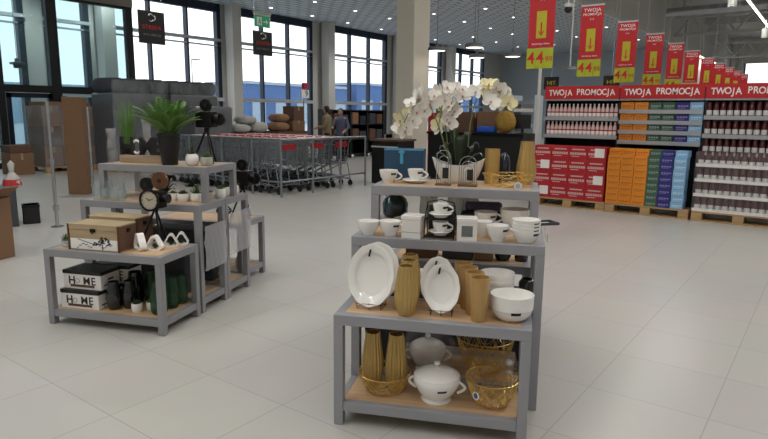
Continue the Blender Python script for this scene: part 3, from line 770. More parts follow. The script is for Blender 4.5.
# people
def person(label, loc, rz, hgt, top, arm_fwd, bulk=1.):
    t = thing('person', label, 'person', loc, rz)
    s = hgt / 1.72
    def skin_mesh(name, V, E, R, m, root=0):
        me = bpy.data.meshes.new(name); me.from_pydata([Vector(p) * s for p in V], E, [])
        o = link(name, me, t); md = o.modifiers.new('skin', 'SKIN')
        for i, r in enumerate(R):
            me.skin_vertices[0].data[i].radius = (r * s, r * s)
        me.skin_vertices[0].data[root].use_root = True
        md.use_smooth_shade = True
        sb = o.modifiers.new('sub', 'SUBSURF'); sb.levels = 2; sb.render_levels = 2
        me.materials.append(m); return o
    return t, s
def build_person(label, loc, rz, hgt, top, pose, haircol='hair'):
    t, s = person(label, loc, rz, hgt, top, 0)
    # body as one continuous skinned figure (x right, y forward)
    V = [(0, 0, .95), (0, 0, 1.12), (0, .01, 1.3), (0, .0, 1.42), (0, .01, 1.5), (0, .02, 1.58),
         (-.1, 0, .92), (-.11, .02, .5), (-.11, -.02, .08), (-.11, .12, .035), (.1, 0, .92), (.11, .02, .5), (.11, -.02, .08), (.11, .12, .035),
         (-.19, 0, 1.4), (.19, 0, 1.4)]
    E = [(0, 1), (1, 2), (2, 3), (3, 4), (4, 5), (0, 6), (6, 7), (7, 8), (8, 9), (0, 10), (10, 11), (11, 12), (12, 13), (3, 14), (3, 15)]
    R = [.11, .1, .11, .07, .045, .055, .085, .06, .045, .035, .085, .06, .045, .035, .065, .065]
    for sgn, base in ((-1, 14), (1, 15)):
        el, wr = pose[0 if sgn < 0 else 1]
        i = len(V); V += [el, wr]; E += [(base, i), (i, i + 1)]; R += [.048, .036]
        hd = (Vector(wr) - Vector(el)).normalized()
        pm = Vector(wr) + hd * .07; V.append(tuple(pm)); E.append((i + 1, i + 2)); R.append(.03)
        side = hd.cross(Vector((0, 0, 1))).normalized()
        for q in range(4):
            f = len(V); b0 = pm + side * (.018 * (q - 1.5)); V.append(tuple(b0 + hd * (.07 + (.012 if q in (1, 2) else 0)) - Vector((0, 0, .02)))); E.append((i + 2, f)); R.append(.009)
        f = len(V); V.append(tuple(Vector(wr) + hd * .05 + side * sgn * .055)); E.append((i + 1, f)); R.append(.011)
    me = bpy.data.meshes.new('body'); me.from_pydata([Vector(p) * s for p in V], E, [])
    o = link('body', me, t)
    md = o.modifiers.new('skin', 'SKIN'); md.use_smooth_shade = True
    if not me.skin_vertices:
        bpy.context.view_layer.objects.active = o
    for i, r in enumerate(R): me.skin_vertices[0].data[i].radius = (r * s, r * s)
    me.skin_vertices[0].data[0].use_root = True
    sb = o.modifiers.new('sub', 'SUBSURF'); sb.levels = 2; sb.render_levels = 2
    me.materials.append(M['skin'])
    # head with a face
    g = G().lathe([(0, -.115), (.045, -.105), (.068, -.06), (.076, 0), (.078, .05), (.062, .095), (.03, .115), (0, .12)], 20, (0, .03, 1.62), sx=.95, sy=1.12)
    g.ball((0, .118, 1.605), .016, 8, sz=1.5).ball((-.075, .03, 1.61), .018, 8, sx=.4, sz=1.6).ball((.075, .03, 1.61), .018, 8, sx=.4, sz=1.6)
    g.v = [tuple(Vector(p) * s) for p in g.v]
    hd = part('head', g, M['skin'], t, ang=80)
    g = G().ball((-.03, .112, 1.63), .009, 8).ball((.03, .112, 1.63), .009, 8); g.v = [tuple(Vector(p) * s) for p in g.v]
    part('eyes', g, M['black'], hd)
    g = G().box((0, .108, 1.56), (.042, .012, .01)); g.v = [tuple(Vector(p) * s) for p in g.v]
    part('mouth', g, M['lip'], hd)
    g = G().lathe([(.086, -.07), (.09, -.02), (.09, .06), (.07, .115), (.03, .135), (0, .138)], 20, (0, .012, 1.62), sx=.95, sy=1.08)
    g.v = [tuple(Vector((x, y - (.05 if z < 1.66 and y > .05 else 0), z)) * s) for x, y, z in g.v]
    part('hair', g, M[haircol], t, ang=80)
    # clothes
    g = G().lathe([(.17, .86), (.175, 1.0), (.165, 1.12), (.185, 1.28), (.19, 1.38), (.14, 1.46), (.07, 1.5)], 24, sy=.8)
    for sgn, (el, wr) in zip((-1, 1), pose):
        g.tube([(sgn * .17, 0, 1.4), (sgn * .2, 0, 1.37), el, tuple(Vector(el) + (Vector(wr) - Vector(el)) * .9)], .072, 10, r2=.05)
    g.v = [tuple(Vector(p) * s) for p in g.v]
    part('jacket', g, M[top], t, ang=80)
    g = G()
    for sgn in (-1, 1): g.lathe([(.062, .06), (.075, .5), (.1, .88), (.09, .93)], 16, (sgn * .1, .0, 0))
    g.v = [tuple(Vector(p) * s) for p in g.v]
    part('trousers', g, M['jeans'], t, ang=80)
    g = G()
    for sgn in (-1, 1): g.lathe([(0, 0), (.055, 0), (.06, .03), (.045, .07), (0, .08)], 14, (sgn * .11, .05, 0), sy=2.1)
    g.v = [tuple(Vector(p) * s) for p in g.v]
    part('shoes', g, M['black'], t, ang=80)
    return t
build_person('person with dark hair in a khaki jacket standing behind the trolleys', (-12.3, 13.75, 0), 2.3, 1.66, 'khaki', [((-.26, .06, 1.14), (-.14, .28, 1.1)), ((.26, .06, 1.14), (.14, .28, 1.08))])
build_person('person in a grey blue jacket bending an arm beside the dark shelving', (-12.4, 14.5, 0), 3.6, 1.6, 'bluecl', [((-.27, .02, 1.12), (-.2, .24, 1.02)), ((.26, .05, 1.13), (.2, .27, 1.12))])

# checkout counters right of the trolleys
t = thing('checkout_counter', 'black counter with wooden top beside the trolley corral', 'counter', (-7.2, 10.35, 0))
part('body', G().bb(-.55, .12, -.3, .3, .05, .93), M['black'], t, smooth=False, bevel=.01)
part('plinth', G().bb(-.5, .08, -.26, .26, 0, .05), M['greyfab'], t, smooth=False)
part('counter_top', G().bb(-.58, .15, -.33, .33, .93, .97), M['woodtxt'], t, smooth=False, bevel=.005)
part('trim_strip', G().bb(-.555, .125, -.305, -.3, .8, .83), M['rail'], t, smooth=False)
t = thing('checkout_counter', 'long black counter behind the orchid carrying brown boxes', 'counter', (-6.35, 12.2, 0))
part('body', G().bb(-1.15, 1.15, -.35, .35, .06, 1.05), M['black'], t, smooth=False, bevel=.01)
part('plinth', G().bb(-1.1, 1.1, -.3, .3, 0, .06), M['greyfab'], t, smooth=False)
part('counter_top', G().bb(-1.18, 1.18, -.38, .38, 1.05, 1.1), M['blackm'], t, smooth=False, bevel=.005)
carton_box('dark brown carton on the black counter behind the orchid stems', (-6.76, 12.3, 1.1), .42, .4, .44, m='cardd')
carton_box('reddish brown carton on the black counter behind the blue bundle', (-6.2, 12.4, 1.1), .5, .4, .46, m='card')
rbox('blue_bundle', M['blueitem'], .42, .2, .14, 'bright blue bundle lying on the black counter under the orchid', 'bundle', (-6.1, 12.0, 1.1), bevel=.04)
solo('gold_wreath', G().ball((0, 0, .24), .24, 24, sy=.6), M['goldball'], 'round brown gold dried wreath on the black counter below the orchid tip', 'wreath', (-5.68, 12.02, 1.1), ang=80)
t = thing('monitor', 'black monitor on the black counter right of the gold wreath', 'monitor', (-5.42, 12.32, 1.1), .2)
part('screen', G().bb(-.18, .18, -.02, .02, .1, .4), M['black'], t, smooth=False, bevel=.006); part('stand', G().bb(-.03, .03, -.01, .03, .01, .12).bb(-.1, .1, -.07, .07, 0, .012), M['black'], t, smooth=False)
t = thing('roll_up_banner', 'narrow red roll up banner beside the big cream pillar', 'banner', (-8.1, 13.05, 0))
part('panel', G().bb(-.17, .17, -.006, .006, .06, 1.52), M['redd'], t, smooth=False)
part('base', G().bb(-.18, .18, -.08, .08, 0, .06), M['chrome'], t, smooth=False)
text('lettering', 'OUR', .1, M['chartxt'], t, (.04, -.008, .66))
t = thing('tray_rack', 'grey rack of white trays behind the counter left of the promotion shelves', 'rack', (-6.05, 14, 0))
for x in (-.27, .27): part('upright', G().bb(x - .015, x + .015, -.25, .25, 0, 1.95), M['wallb'], t, smooth=False)
for k in range(9): part('tray', G().bb(-.25, .25, -.24, .24, .3 + k * .18, .38 + k * .18), M['paper' if k % 2 else 'shelfm'], t, smooth=False)

# ------------------------------------------------------------------ entrance side: wrapped pallets, cartons, posts
def cushion_pallet(y, label, z0):
    t = thing('wrapped_pallet', label, 'wrapped pallet', (-14.5, y, 0), 0, 'pallets of wrapped grey furniture')
    for k in range(3): part('skid', G().bb(-.5, .5, -.75 + k * .68, -.6 + k * .68, 0, .13), M['pallet'], t, smooth=False)
    part('lower_block', G().bb(-.5, .5, -.75, .75, .14, z0), M['greyblk'], t, smooth=False, bevel=.04)
    for k in range(4):
        g = G().ball((0, 0, 0), 1, 14)
        g.v = [(max(-.7, min(.7, x)) * .72, max(-.75, min(.75, yy)) * .24 - .56 + k * .373, z0 + .18 + max(-.72, min(.72, z)) * .245) for x, yy, z in g.v]
        part('upholstered_stool', g, M['greyfab'], t, ang=80)
    part('stretch_wrap', G().bb(.51, .515, -.77, .77, .3, z0 + .3), M['plasticw'], t, smooth=False)
    return t
cushion_pallet(8.75, 'tall pallet of dark grey stools in film behind the grass plant', 1.92)
cushion_pallet(10.35, 'tall pallet of dark grey stools in film behind the fern', 1.92)
t = thing('wrapped_pallet', 'lower film wrapped grey pallet behind the black camera ornament', 'wrapped pallet', (-13.2, 10.02, 0))
part('skid', G().bb(-.4, .4, -.6, .6, 0, .13), M['pallet'], t, smooth=False)
part('block', G().bb(-.4, .4, -.6, .6, .14, 1.62), M['greyblk'], t, smooth=False, bevel=.06)
part('stretch_wrap', G().bb(.41, .415, -.6, .6, .2, 1.6), M['plasticw'], t, smooth=False)
make_pallet(-15.0, 7.45, 'wooden pallet under the film wrapped brown cartons', 1.3, .9, PI / 2)
for r in range(3):
    for k in range(3):
        for d in range(1):
            carton_box('brown carton in the film wrapped stack, %s along, %s layer up' % (ORD[k], ORD[r]), (-15.45, 7.03 + k * .42, .145 + r * .48), .8, .415, .475, 0, 'cardd' if (r + k) % 2 else 'card', 'wrapped brown cartons near the entrance')
carton_box('flat brown carton lying on top of the film wrapped stack', (-15.45, 7.45, 1.585), .8, 1.1, .1, 0, 'card')
solo('stretch_wrap', G().bb(-15.04, -15.035, 6.8, 8.1, .16, 1.6).bb(-15.88, -15.04, 6.79, 6.795, .16, 1.6), M['plasticw'], 'dusty stretch film around the stack of brown cartons', 'plastic film', smooth=False)
carton_box('open brown carton on the floor left of the wrapped cartons', (-15.3, 6.3, 0), .5, .5, .5, 0, 'card')
rbox('tray', M['cardd'], .4, .45, .18, 'dark tray lying on the open brown carton by the entrance', 'tray', (-15.3, 6.3, .502))
t = thing('tall_carton', 'tall narrow brown carton standing upright behind the chrome gate post', 'cardboard box', (-10.9, 5.5, 0), math.radians(38))
part('body', G().bb(-.17, .17, -.1, .1, 0, 1.72), M['card'], t, smooth=False, bevel=.006)
part('flap', G().bb(-.17, -.165, -.1, .1, 1.72, 1.74), M['cardd'], t, smooth=False); part('tape', G().bb(-.172, -.17, -.025, .025, .1, 1.7), M['chestw'], t, smooth=False)
def gate_post(label, loc, h):
    t = thing('gate_post', label, 'post', loc)
    part('pole', G().tube([(0, 0, .012), (0, 0, h)], .022, 12), M['chrome'], t)
    part('base_plate', G().cyl((0, 0, 0), .08, .012, 20), M['chrome'], t)
    for z in (.22, .82): part('collar', G().cyl((0, 0, z), .035, .06, 14), M['chrome'], t)
    return t
gate_post('chrome gate post with round base standing left of the plant display', (-7.98, 3.69, 0), 1.6)
gate_post('chrome gate post partly behind the glassware on the plant display', (-9.96, 5.24, 0), 1.55)
t = thing('cardboard_box', 'open brown carton at the picture edge in front of the grey bin', 'cardboard box', (-6.86, 2.38, 0), .3)
part('body', G().bb(-.25, .25, -.2, .2, 0, .62), M['card'], t, smooth=False, bevel=.006)
part('flap', G().box((.3, 0, .68), (.2, .4, .008), ry=-.6), M['card'], t, smooth=False); part('flap', G().box((0, -.25, .68), (.5, .2, .008), rx=.6), M['card'], t, smooth=False)
t = thing('storage_bin', 'grey storage bin holding a red and white bag', 'bin', (-8.66, 3.40, 0), -.38)
part('body', G().bb(-.25, .25, -.12, .1, 0, .5), M['greyfab'], t, smooth=False, bevel=.01); part('rim', G().bb(-.255, .255, -.125, .105, .47, .502), M['pend'], t, smooth=False)
t = thing('bag', 'crumpled red and white bag sticking up from the grey bin', 'bag', (-8.52, 3.42, .503))
part('body', G().lathe([(0, 0), (.11, .01), (.105, .08), (.06, .15), (.03, .19), (0, .2)], 18, flute=.12, fl_n=5, sx=1.1), M['sackw'], t, ang=80)
part('print', G().lathe([(.111, .03), (.092, .105)], 18, (.012, -.012, 0), flute=.12, fl_n=5, sx=1.1), M['redd'], t, ang=80); part('top_twist', G().lathe([(.025, .19), (.04, .3), (0, .35)], 10, flute=.2, fl_n=4), M['sackw'], t, ang=80)
t = thing('storage_crate', 'small black crate on the floor beside the grey bin', 'crate', (-8.56, 3.63, 0), -.38)
part('body', G().bb(-.12, .12, -.1, .1, 0, .25), M['black'], t, smooth=False, bevel=.01); part('rim', G().bb(-.124, .124, -.104, .104, .22, .25), M['blackm'], t, smooth=False)

# ------------------------------------------------------------------ display tables
def frame(o, yaw):
    a = math.radians(yaw); c, s_ = cos(a), sin(a)
    return (lambda lx, ly, z=0.: (o[0] + c * lx - s_ * ly, o[1] + s_ * lx + c * ly, z)), a
CW, CA = frame((-1.815, 2.065), 24)
LW, LA = frame((-4.29, 1.92), 22)
def table(W, A, x0, y0, w, d, h, label, z=0., shelf=.12, m='steel', group='grey metal display tables', brace=False):
    t = thing('display_table', label, 'table', W(x0, y0, z), A, group)
    q = .046
    for x in (0, w - q):
        for y in (0, d - q):
            part('leg', G().bb(x, x + q, y, y + q, 0, h - .052), M[m], t, smooth=False, bevel=.003)
    g = G().bb(0, w, 0, q, h - .052, h).bb(0, w, d - q, d, h - .052, h).bb(0, q, q, d - q, h - .052, h).bb(w - q, w, q, d - q, h - .052, h)
    part('top_frame', g, M[m], t, smooth=False, bevel=.003)
    part('top_board', G().bb(q, w - q, q, d - q, h - .03, h), M['topwood'], t, smooth=False)
    if shelf:
        g = G().bb(q, w - q, 0.004, q - .004, shelf - .05, shelf).bb(q, w - q, d - q + .004, d - .004, shelf - .05, shelf).bb(.004, q - .004, q, d - q, shelf - .05, shelf).bb(w - q + .004, w - .004, q, d - q, shelf - .05, shelf)
        part('shelf_frame', g, M[m], t, smooth=False, bevel=.003)
        part('shelf_board', G().bb(q - .004, w - q + .004, q - .004, d - q + .004, shelf - .02, shelf), M['topwood'], t, smooth=False)
    return t
zL, zM, zT, zS = .56, .865, 1.095, .12
table(CW, CA, 0, 0, .915, .36, zL, 'lowest table of the porcelain display, holding platters and gold vases')
table(CW, CA, -.015, .37, .985, .385, zM, 'middle height table with cups and bowls behind the platters')
table(CW, CA, -.015, .76, .985, .385, zM, 'middle height table under the back legs of the orchid tier')
table(CW, CA, .01, .70, .93, .44, zT - zM, 'short grey tier on the middle tables carrying the orchid', z=zM, shelf=0)
table(CW, CA, .0, 1.16, .93, .46, zL, 'low grey table at the far side of the porcelain display')
# ---- porcelain
def cup_prof(rt_, rb, h, t=.004): return [(0, .004), (rb * .6, .004), (rb * .62, 0), (rb, 0), (rb * 1.05, .008), (rt_ * .86, h * .45), (rt_ * .97, h * .8), (rt_, h), (rt_ - t, h), (rt_ * .93 - t, h * .75), (rt_ * .8 - t, h * .42), (rb * .8, .015), (0, .012)]
def handle_tube(r0, h, ang, out=.032, rad=.0055):
    pts = [(r0 - .004 + out * sin(PI * k / 8) * (1 if k else 0), 0, h * .86 - h * .62 * k / 8) for k in range(9)]
    pts[-1] = (r0 * .78, 0, h * .26)
    c, s_ = cos(ang), sin(ang)
    return [(x * c - y * s_, x * s_ + y * c, z) for x, y, z in pts]
def patch(parent, prof, z, ang, w=.034, h=.014):
    """thin curved label lying on the outside of a turned profile"""
    def rad(zz):
        best = 0
        for p, q in zip(prof, prof[1:]):
            lo, hi = min(p[1], q[1]), max(p[1], q[1])
            if lo - 1e-9 <= zz <= hi + 1e-9 and hi - lo > 1e-6: best = max(best, p[0] + (q[0] - p[0]) * (zz - p[1]) / (q[1] - p[1]))
        return best
    vs = []; n = 6; r0 = rad(z)
    for j in range(4):
        zz = z - h / 2 + h * j / 3
        for i in range(n + 1):
            a = ang + (i / n - .5) * w / r0
            for o_ in (.0006, .0018): vs.append(((rad(zz) + o_) * cos(a), (rad(zz) + o_) * sin(a), zz))
    fs = []; W_ = 2 * (n + 1)
    for j in range(3):
        for i in range(n):
            k = j * W_ + 2 * i; fs += [(k + 1, k + 3, k + 3 + W_, k + 1 + W_), (k, k + W_, k + 2 + W_, k + 2)]
    part('price_label', G().add(vs, fs), M['label'], parent)
def cup(name, label, cat, W, A, lx, ly, z, rtop, rbot, h, hang=None, lab_ang=None, group=None, m='white'):
    t = thing(name, label, cat, W(lx, ly, z), A, group)
    part('bowl', G().lathe(cup_prof(rtop, rbot, h), 36), M[m], t, ang=50)
    if hang is not None: part('handle', G().tube(handle_tube(rtop, h, hang), .0055, 8), M[m], t)
    if lab_ang is not None: patch(t, cup_prof(rtop, rbot, h), h * .72, lab_ang, .036, .011)
    return t
def saucer(name, label, W, A, lx, ly, z, r, tilt=None, group=None):
    t = solo(name, G().lathe([(0, .004), (r * .45, .004), (r * .48, 0), (r * .55, 0), (r * .62, .006), (r, .02), (r - .003, .023), (r * .6, .011), (r * .45, .008), (0, .008)], 40), M['white'], label, 'saucer', W(lx, ly, z), A, group, ang=50)
    if tilt: t.rotation_euler = (tilt[0], tilt[1], A)
    return t
LA_ = -1.0   # label / handle side facing the aisle
# top tier
cup('cup', 'white cup with black label at the end of the orchid tier', 'cup', CW, CA, .075, .87, zT, .055, .03, .075, -.2, -.75)
saucer('saucer', 'white saucer under the second cup on the orchid tier', CW, CA, .232, .90, zT, .082)
cup('cup', 'white cup with black label on a saucer in front of the blue bag', 'cup', CW, CA, .232, .90, zT + .012, .048, .024, .07, -.2, -.75)
t = thing('gift_bag', 'dark blue paper bag with a light blue ribbon behind the cups', 'bag', CW(.135, 1.075, zT), CA)
part('body', G().bb(-.123, .123, -.05, .045, 0, .19), M['bluebag'], t, smooth=False, bevel=.002)
part('rim', G().bb(-.123, .123, -.051, -.05, .182, .19).bb(-.123, .123, .045, .046, .182, .19), M['cyan'], t, smooth=False)
part('ribbon', G().bb(-.022, -.002, -.054, -.051, .1, .19).bb(-.03, .006, -.056, -.051, .165, .178), M['cyan'], t, smooth=False)
# orchid
ot = thing('potted_orchid', 'white orchid with arching stems in a white boat shaped bowl', 'potted plant', CW(.474, .985, zT), CA)
def boat(a, b, h, n=48):
    g = G(); vs = []; rings = []
    def ringat(f, inner):
        k = []
        for i in range(n):
            th = 2 * PI * i / n; rim = h * (.74 + .26 * abs(cos(th)) ** 3)
            s_ = (.5 + .5 * math.sqrt(f)) if f > 0 else .5
            z = rim * f; off = .006 if inner else 0
            if inner: z = max(.012, z)
            k.append(len(vs)); vs.append(((a * s_ - off) * cos(th), (b * s_ - off) * sin(th), z))
        return k
    seq = [(f, 0) for f in (0, .1, .3, .6, .85, 1)] + [(f, 1) for f in (1, .8, .5, .3)]
    for f, i in seq: rings.append(ringat(f, i))
    fs = []
    for A_, B_ in zip(rings, rings[1:]):
        for i in range(n): fs.append((A_[i], A_[(i + 1) % n], B_[(i + 1) % n], B_[i]))
    fs.append(tuple(rings[0])[::-1]); fs.append(tuple(rings[-1]))
    return g.add(vs, fs)
part('planter', boat(.158, .085, .15), M['white'], ot, ang=60)
g = G().lathe([(0, .1), (.1, .098), (.118, .09)], 24, sy=.56); part('soil', g, M['soil'], ot)
FL = [(-0.366, 0.318), (-0.343, 0.365), (-0.329, 0.3), (-0.307, 0.413), (-0.284, 0.465), (-0.259, 0.407), (-0.249, 0.5), (-0.214, 0.529), (-0.189, 0.483), (-0.294, 0.354), (-0.154, 0.506), (-0.119, 0.529), (-0.079, 0.552), (-0.032, 0.552), (0.008, 0.541), (-0.083, 0.484), (-0.047, 0.461), (-0.117, 0.437), (-0.075, 0.409), (-0.028, 0.415), (-0.097, 0.368), (-0.126, 0.345), (-0.056, 0.357), (0.01, 0.501), (-0.176, 0.46), (0.089, 0.53), (0.122, 0.558), (0.162, 0.569), (0.196, 0.558), (0.231, 0.536), (0.26, 0.508), (0.278, 0.475), (0.21, 0.502), (0.158, 0.513), (0.245, 0.469)]
def flower_mesh(m1, m2, r, name):
    g = G()
    def petal(ang, L, w, bend, off):
        n = 6; vs = []
        for i in range(n + 1):
            f = i / n; ww = w * math.sqrt(max(0, sin(PI * min(1, f * .86 + .1)))) * (.35 + .65 * min(1, f * 2)); y = -bend * f * f + off
            for s_ in (-1, 0, 1):
                x = s_ * ww / 2; z = f * L; yy = y - abs(s_) * ww * .12
                vs.append((x * cos(ang) + z * sin(ang), yy, -x * sin(ang) + z * cos(ang)))
        fs = []
        for i in range(n):
            for k in range(2): a = i * 3 + k; fs.append((a, a + 1, a + 4, a + 3))
        g.add(vs, fs, 0)
    for a in (0, 2.25, -2.25): petal(a, r, r * .72, .012, .004)
    for a in (1.2, -1.2): petal(a, r * 1.1, r * 1.15, .022, 0)
    g.ball((0, -.01, -.004), r * .13, 8, sz=1.3, mi=1).tube([(0, -.008, -.006), (0, -.02, -.018)], r * .07, 6, 1, r2=r * .04)
    return g.mesh(name, [m1, m2], True, 80)
fm = [flower_mesh(M['petal'], M['lip'], .05, 'flower'), flower_mesh(M['petaly'], M['lip'], .05, 'flower')]
rf = random.Random(5)
FL += [(x + rf.uniform(-.03, .03), z + rf.uniform(-.045, -.01)) for x, z in FL[::3]]
for i, (x, z) in enumerate(FL):
    o = link('flower', fm[1 if (x < -.3 and i % 2) or x > .08 and i % 3 == 0 or i in (17, 20, 21) else 0], ot, (x, rf.uniform(-.05, .045), z), 0)
    fx = -.35 if x < -.2 else (.35 if x > .1 else 0)
    o.rotation_euler = (rf.uniform(-.8, .4), rf.uniform(-.6, .6), fx + rf.uniform(-1., 1.)); s_ = rf.uniform(.8, 1.1); o.scale = (s_, s_, s_)
def spline(P, n=26):
    out = []
    for i in range(len(P) - 1):
        p0 = Vector(P[max(0, i - 1)]); p1 = Vector(P[i]); p2 = Vector(P[i + 1]); p3 = Vector(P[min(len(P) - 1, i + 2)])
        for k in range(8):
            t_ = k / 8
            out.append(.5 * ((2 * p1) + (p2 - p0) * t_ + (2 * p0 - 5 * p1 + 4 * p2 - p3) * t_ ** 2 + (3 * p1 - p0 - 3 * p2 + p3) * t_ ** 3))
    out.append(Vector(P[-1])); return out
for P in ([(-.06, .02, .09), (-.09, .02, .35), (-.17, .02, .5), (-.27, 0, .45), (-.34, 0, .34), (-.37, 0, .3)],
          [(-.02, .0, .09), (-.03, 0, .3), (-.06, 0, .5), (-.1, 0, .48), (-.12, 0, .35)],
          [(.05, .02, .09), (.06, .02, .35), (.11, .02, .53), (.19, .01, .545), (.26, 0, .49), (.285, 0, .45)],
          [(-.04, -.02, .09), (-.11, -.02, .3), (-.16, -.02, .42), (-.2, -.01, .5)]):
    part('stem', G().tube(spline(P), .0042, 6, r2=.0025), M['stemg'], ot)
def strap(L, w, az, rise, m, parent, base, name='leaf'):
    n = 10; vs = []; c, s_ = cos(az), sin(az)
    for i in range(n + 1):
        f = i / n; ww = w * (sin(PI * (f * .9 + .08)) ** .7); out = L * sin(f * 1.3) * .8; z = rise * sin(f * PI * .72)
        for k in (-1, 0, 1):
            x = out; y = k * ww / 2
            vs.append((base[0] + x * c - y * s_, base[1] + x * s_ + y * c, base[2] + z + abs(k) * ww * .15))
    fs = []
    for i in range(n):
        for k in range(2): a = i * 3 + k; fs.append((a, a + 1, a + 4, a + 3))
    o = part(name, G().add(vs, fs), m, parent, ang=80)
    return o
for az, L, rise in ((2.9, .12, .12), (.3, .12, .14), (-2.4, .08, .14), (-.7, .1, .12), (1.6, .06, .18), (-1.4, .04, .17), (2.2, .07, .22), (.9, .08, .2), (-2.9, .14, .08), (-.2, .15, .08)):
    strap(L, .062, az, rise, M['orleaf'], ot, (.0 + .03 * cos(az), .02 * sin(az), .095))
# wire candle holders
def wire_holder(label, lx, ly, w, h, n):
    t = thing('candle_holder', label, 'candle holder', CW(lx, ly, zT), CA)
    part('base', G().bb(-w * .55, w * .55, -.03, .03, 0, .008), M['woodtxt'], t, smooth=False)
    for k in range(n):
        r_ = w / 2 * (1 - k / (n + .2)); hh = h * (1 - .16 * k)
        pts = [(-r_, 0, .008)] + [(-r_, 0, (hh - r_) * q / 3) for q in (1, 2, 3)] + [(-r_ * cos(PI * q / 12), 0, hh - r_ + r_ * sin(PI * q / 12)) for q in range(1, 12)] + [(r_, 0, (hh - r_) * q / 3) for q in (3, 2, 1)] + [(r_, 0, .008)]
        part('wire_arch', G().tube(pts, .0022, 6), M['chrome'], t)
    part('price_tag', G().bb(-.005, .03, -.012, -.008, h * .2, h * .2 + .062), M['label'], t, smooth=False)
    return t
wire_holder('taller wire arch candle holder with black tag in front of the planter', .405, .83, .08, .2, 3)
wire_holder('shorter wire arch candle holder with black tag beside the gold cylinder vase', .545, .82, .098, .17, 4)
def vase(name, label, cat, W, A, lx, ly, z, prof, m, flute=0., fl_n=16, group=None, n=48, twist=0.):
    t = thing(name, label, cat, W(lx, ly, z), A, group)
    part('body', G().lathe(prof, n, flute=flute, fl_n=fl_n, twist=twist), M[m], t, ang=60)
    return t
def hollow(P, t=.004):
    top = P[-1]
    return [(0, 0)] + P + [(max(.002, r_ - t), z if i == 0 else z) for i, (r_, z) in enumerate(reversed(P)) if z > .012] + [(0, .012)]
vase('vase', 'smooth gold cylinder vase on the orchid tier', 'vase', CW, CA, .671, 1.0, zT, hollow([(.042, 0), (.0435, .1), (.0435, .205)]), 'gold')
vase('bottle_vase', 'dark blue bottle vase behind the gold cylinder vase', 'vase', CW, CA, .738, 1.085, zT, hollow([(.033, 0), (.036, .02), (.036, .12), (.03, .155), (.016, .172), (.013, .178)]), 'navyb')
vase('vase', 'tall ribbed gold vase at the corner of the orchid tier', 'vase', CW, CA, .868, 1.04, zT, hollow([(.036, 0), (.05, .03), (.056, .07), (.054, .11), (.042, .18), (.036, .24), (.0365, .25)]), 'gold', .05, 14)
def wirebowl(label, W, A, lx, ly, z, r, h, rb, seed, m='goldwire', n=26, tagc=None, cat='wire bowl', ry=1., rim=True):
    t = thing('wire_bowl', label, cat, W(lx, ly, z), A)
    rr = random.Random(seed); g = G()
    def P(a, f):
        q = rb + (r - rb) * math.sqrt(max(0., f)) ; return (q * cos(a), q * sin(a) * ry, .003 + h * f ** 1.15)
    for k in range(n):
        a0 = 2 * PI * k / n
        for d in (1, -1):
            da = rr.uniform(.5, 1.1) * d
            pts = [P(a0 + da * f, f) for f in (0, .08, .2, .35, .55, .78, 1)]
            g.tube(pts, .0013, 4)
    for k in range(5):
        f = (k + .6) / 5.5; q0 = rr.uniform(0, 6); g.tube([P(q0 + q * .2, min(1, max(0, f + .13 * sin(q * 1.3 + k)))) for q in range(31)], .0016, 4)
    part('wire_lattice', g, M[m], t)
    part('rim', G().ring((0, 0, .003 + h), r, .0028, 40, sy=ry), M[m], t)
    part('base_ring', G().ring((0, 0, .003), rb, .0026, 30, sy=ry), M[m], t)
    if tagc:
        x, y_, z_, rad, mm, rz = tagc
        part('price_tag', G().lathe([(0, 0), (rad, 0), (rad, .002), (0, .002)], 20, (x, y_, z_), tilt=Matrix.Rotation(rz, 3, 'Z') @ Matrix.Rotation(PI / 2, 3, 'X')).lathe([(0, .002), (rad * .68, .002), (rad * .68, .0028), (0, .0028)], 20, (x, y_, z_), tilt=Matrix.Rotation(rz, 3, 'Z') @ Matrix.Rotation(PI / 2, 3, 'X'), mi=1), [M['paper'], M[mm]], t, smooth=False)
    return t
wirebowl('shallow gold wire bowl with a round white tag on the orchid tier', CW, CA, .765, .86, zT, .14, .07, .06, 3, n=9, tagc=(.06, -.14, .022, .021, 'wallb', 0), ry=.7)
# middle tables
cup('bowl', 'plain white bowl at the end of the cup table', 'bowl', CW, CA, .06, .435, zM, .06, .032, .075, None, None)
cup('mug', 'wide white mug with black label beside the plain bowl', 'mug', CW, CA, .178, .445, zM, .058, .032, .078, -.25, -.75)
def gift_box(label, lx, ly, rz, win):
    t = thing('gift_box', label, 'gift box', CW(lx, ly, zM), CA + rz)
    part('body', G().bb(-.05, .05, -.045, .045, 0, .098), M['whitem'], t, smooth=False, bevel=.002)
    part('lid', G().bb(-.053, .053, -.048, .048, .098, .118), M['white'], t, smooth=False, bevel=.002)
    if win:
        part('window', G().bb(-.028, .028, -.047, -.0445, .025, .08), M['pend'], t, smooth=False)
    else:
        part('band', G().bb(-.0505, .0505, -.0465, .0455, .03, .034), M['wallb'], t, smooth=False)
    return t
gift_box('white lidded gift box beside the wide mug', .302, .43, -.1, False)
gift_box('white gift box with a square grey window', .58, .43, .12, True)
t = thing('cup_rack', 'black wire rack holding two white cups and saucers', 'rack', CW(.442, .45, zM), CA)
g = G()
for x in (-.075, .075):
    g.tube([(x, -.06, .004), (x, -.06, .1), (x * .9, 0, .185), (x, .06, .1), (x, .06, .004)], .003, 6)
for z, w in ((.012, .075), (.105, .075)):
    g.tube([(-w, -.062, z), (w, -.062, z), (w, .062, z), (-w, .062, z)], .003, 6, None, True).tube([(-w, 0, z), (w, 0, z)], .003, 6).tube([(-w, .03, z), (w, .03, z)], .003, 6).tube([(-w, -.03, z), (w, -.03, z)], .003, 6)
g.tube([(-.0675, 0, .185), (0, 0, .2), (.0675, 0, .185)], .003, 6)
part('wire_frame', g, M['blackm'], t)
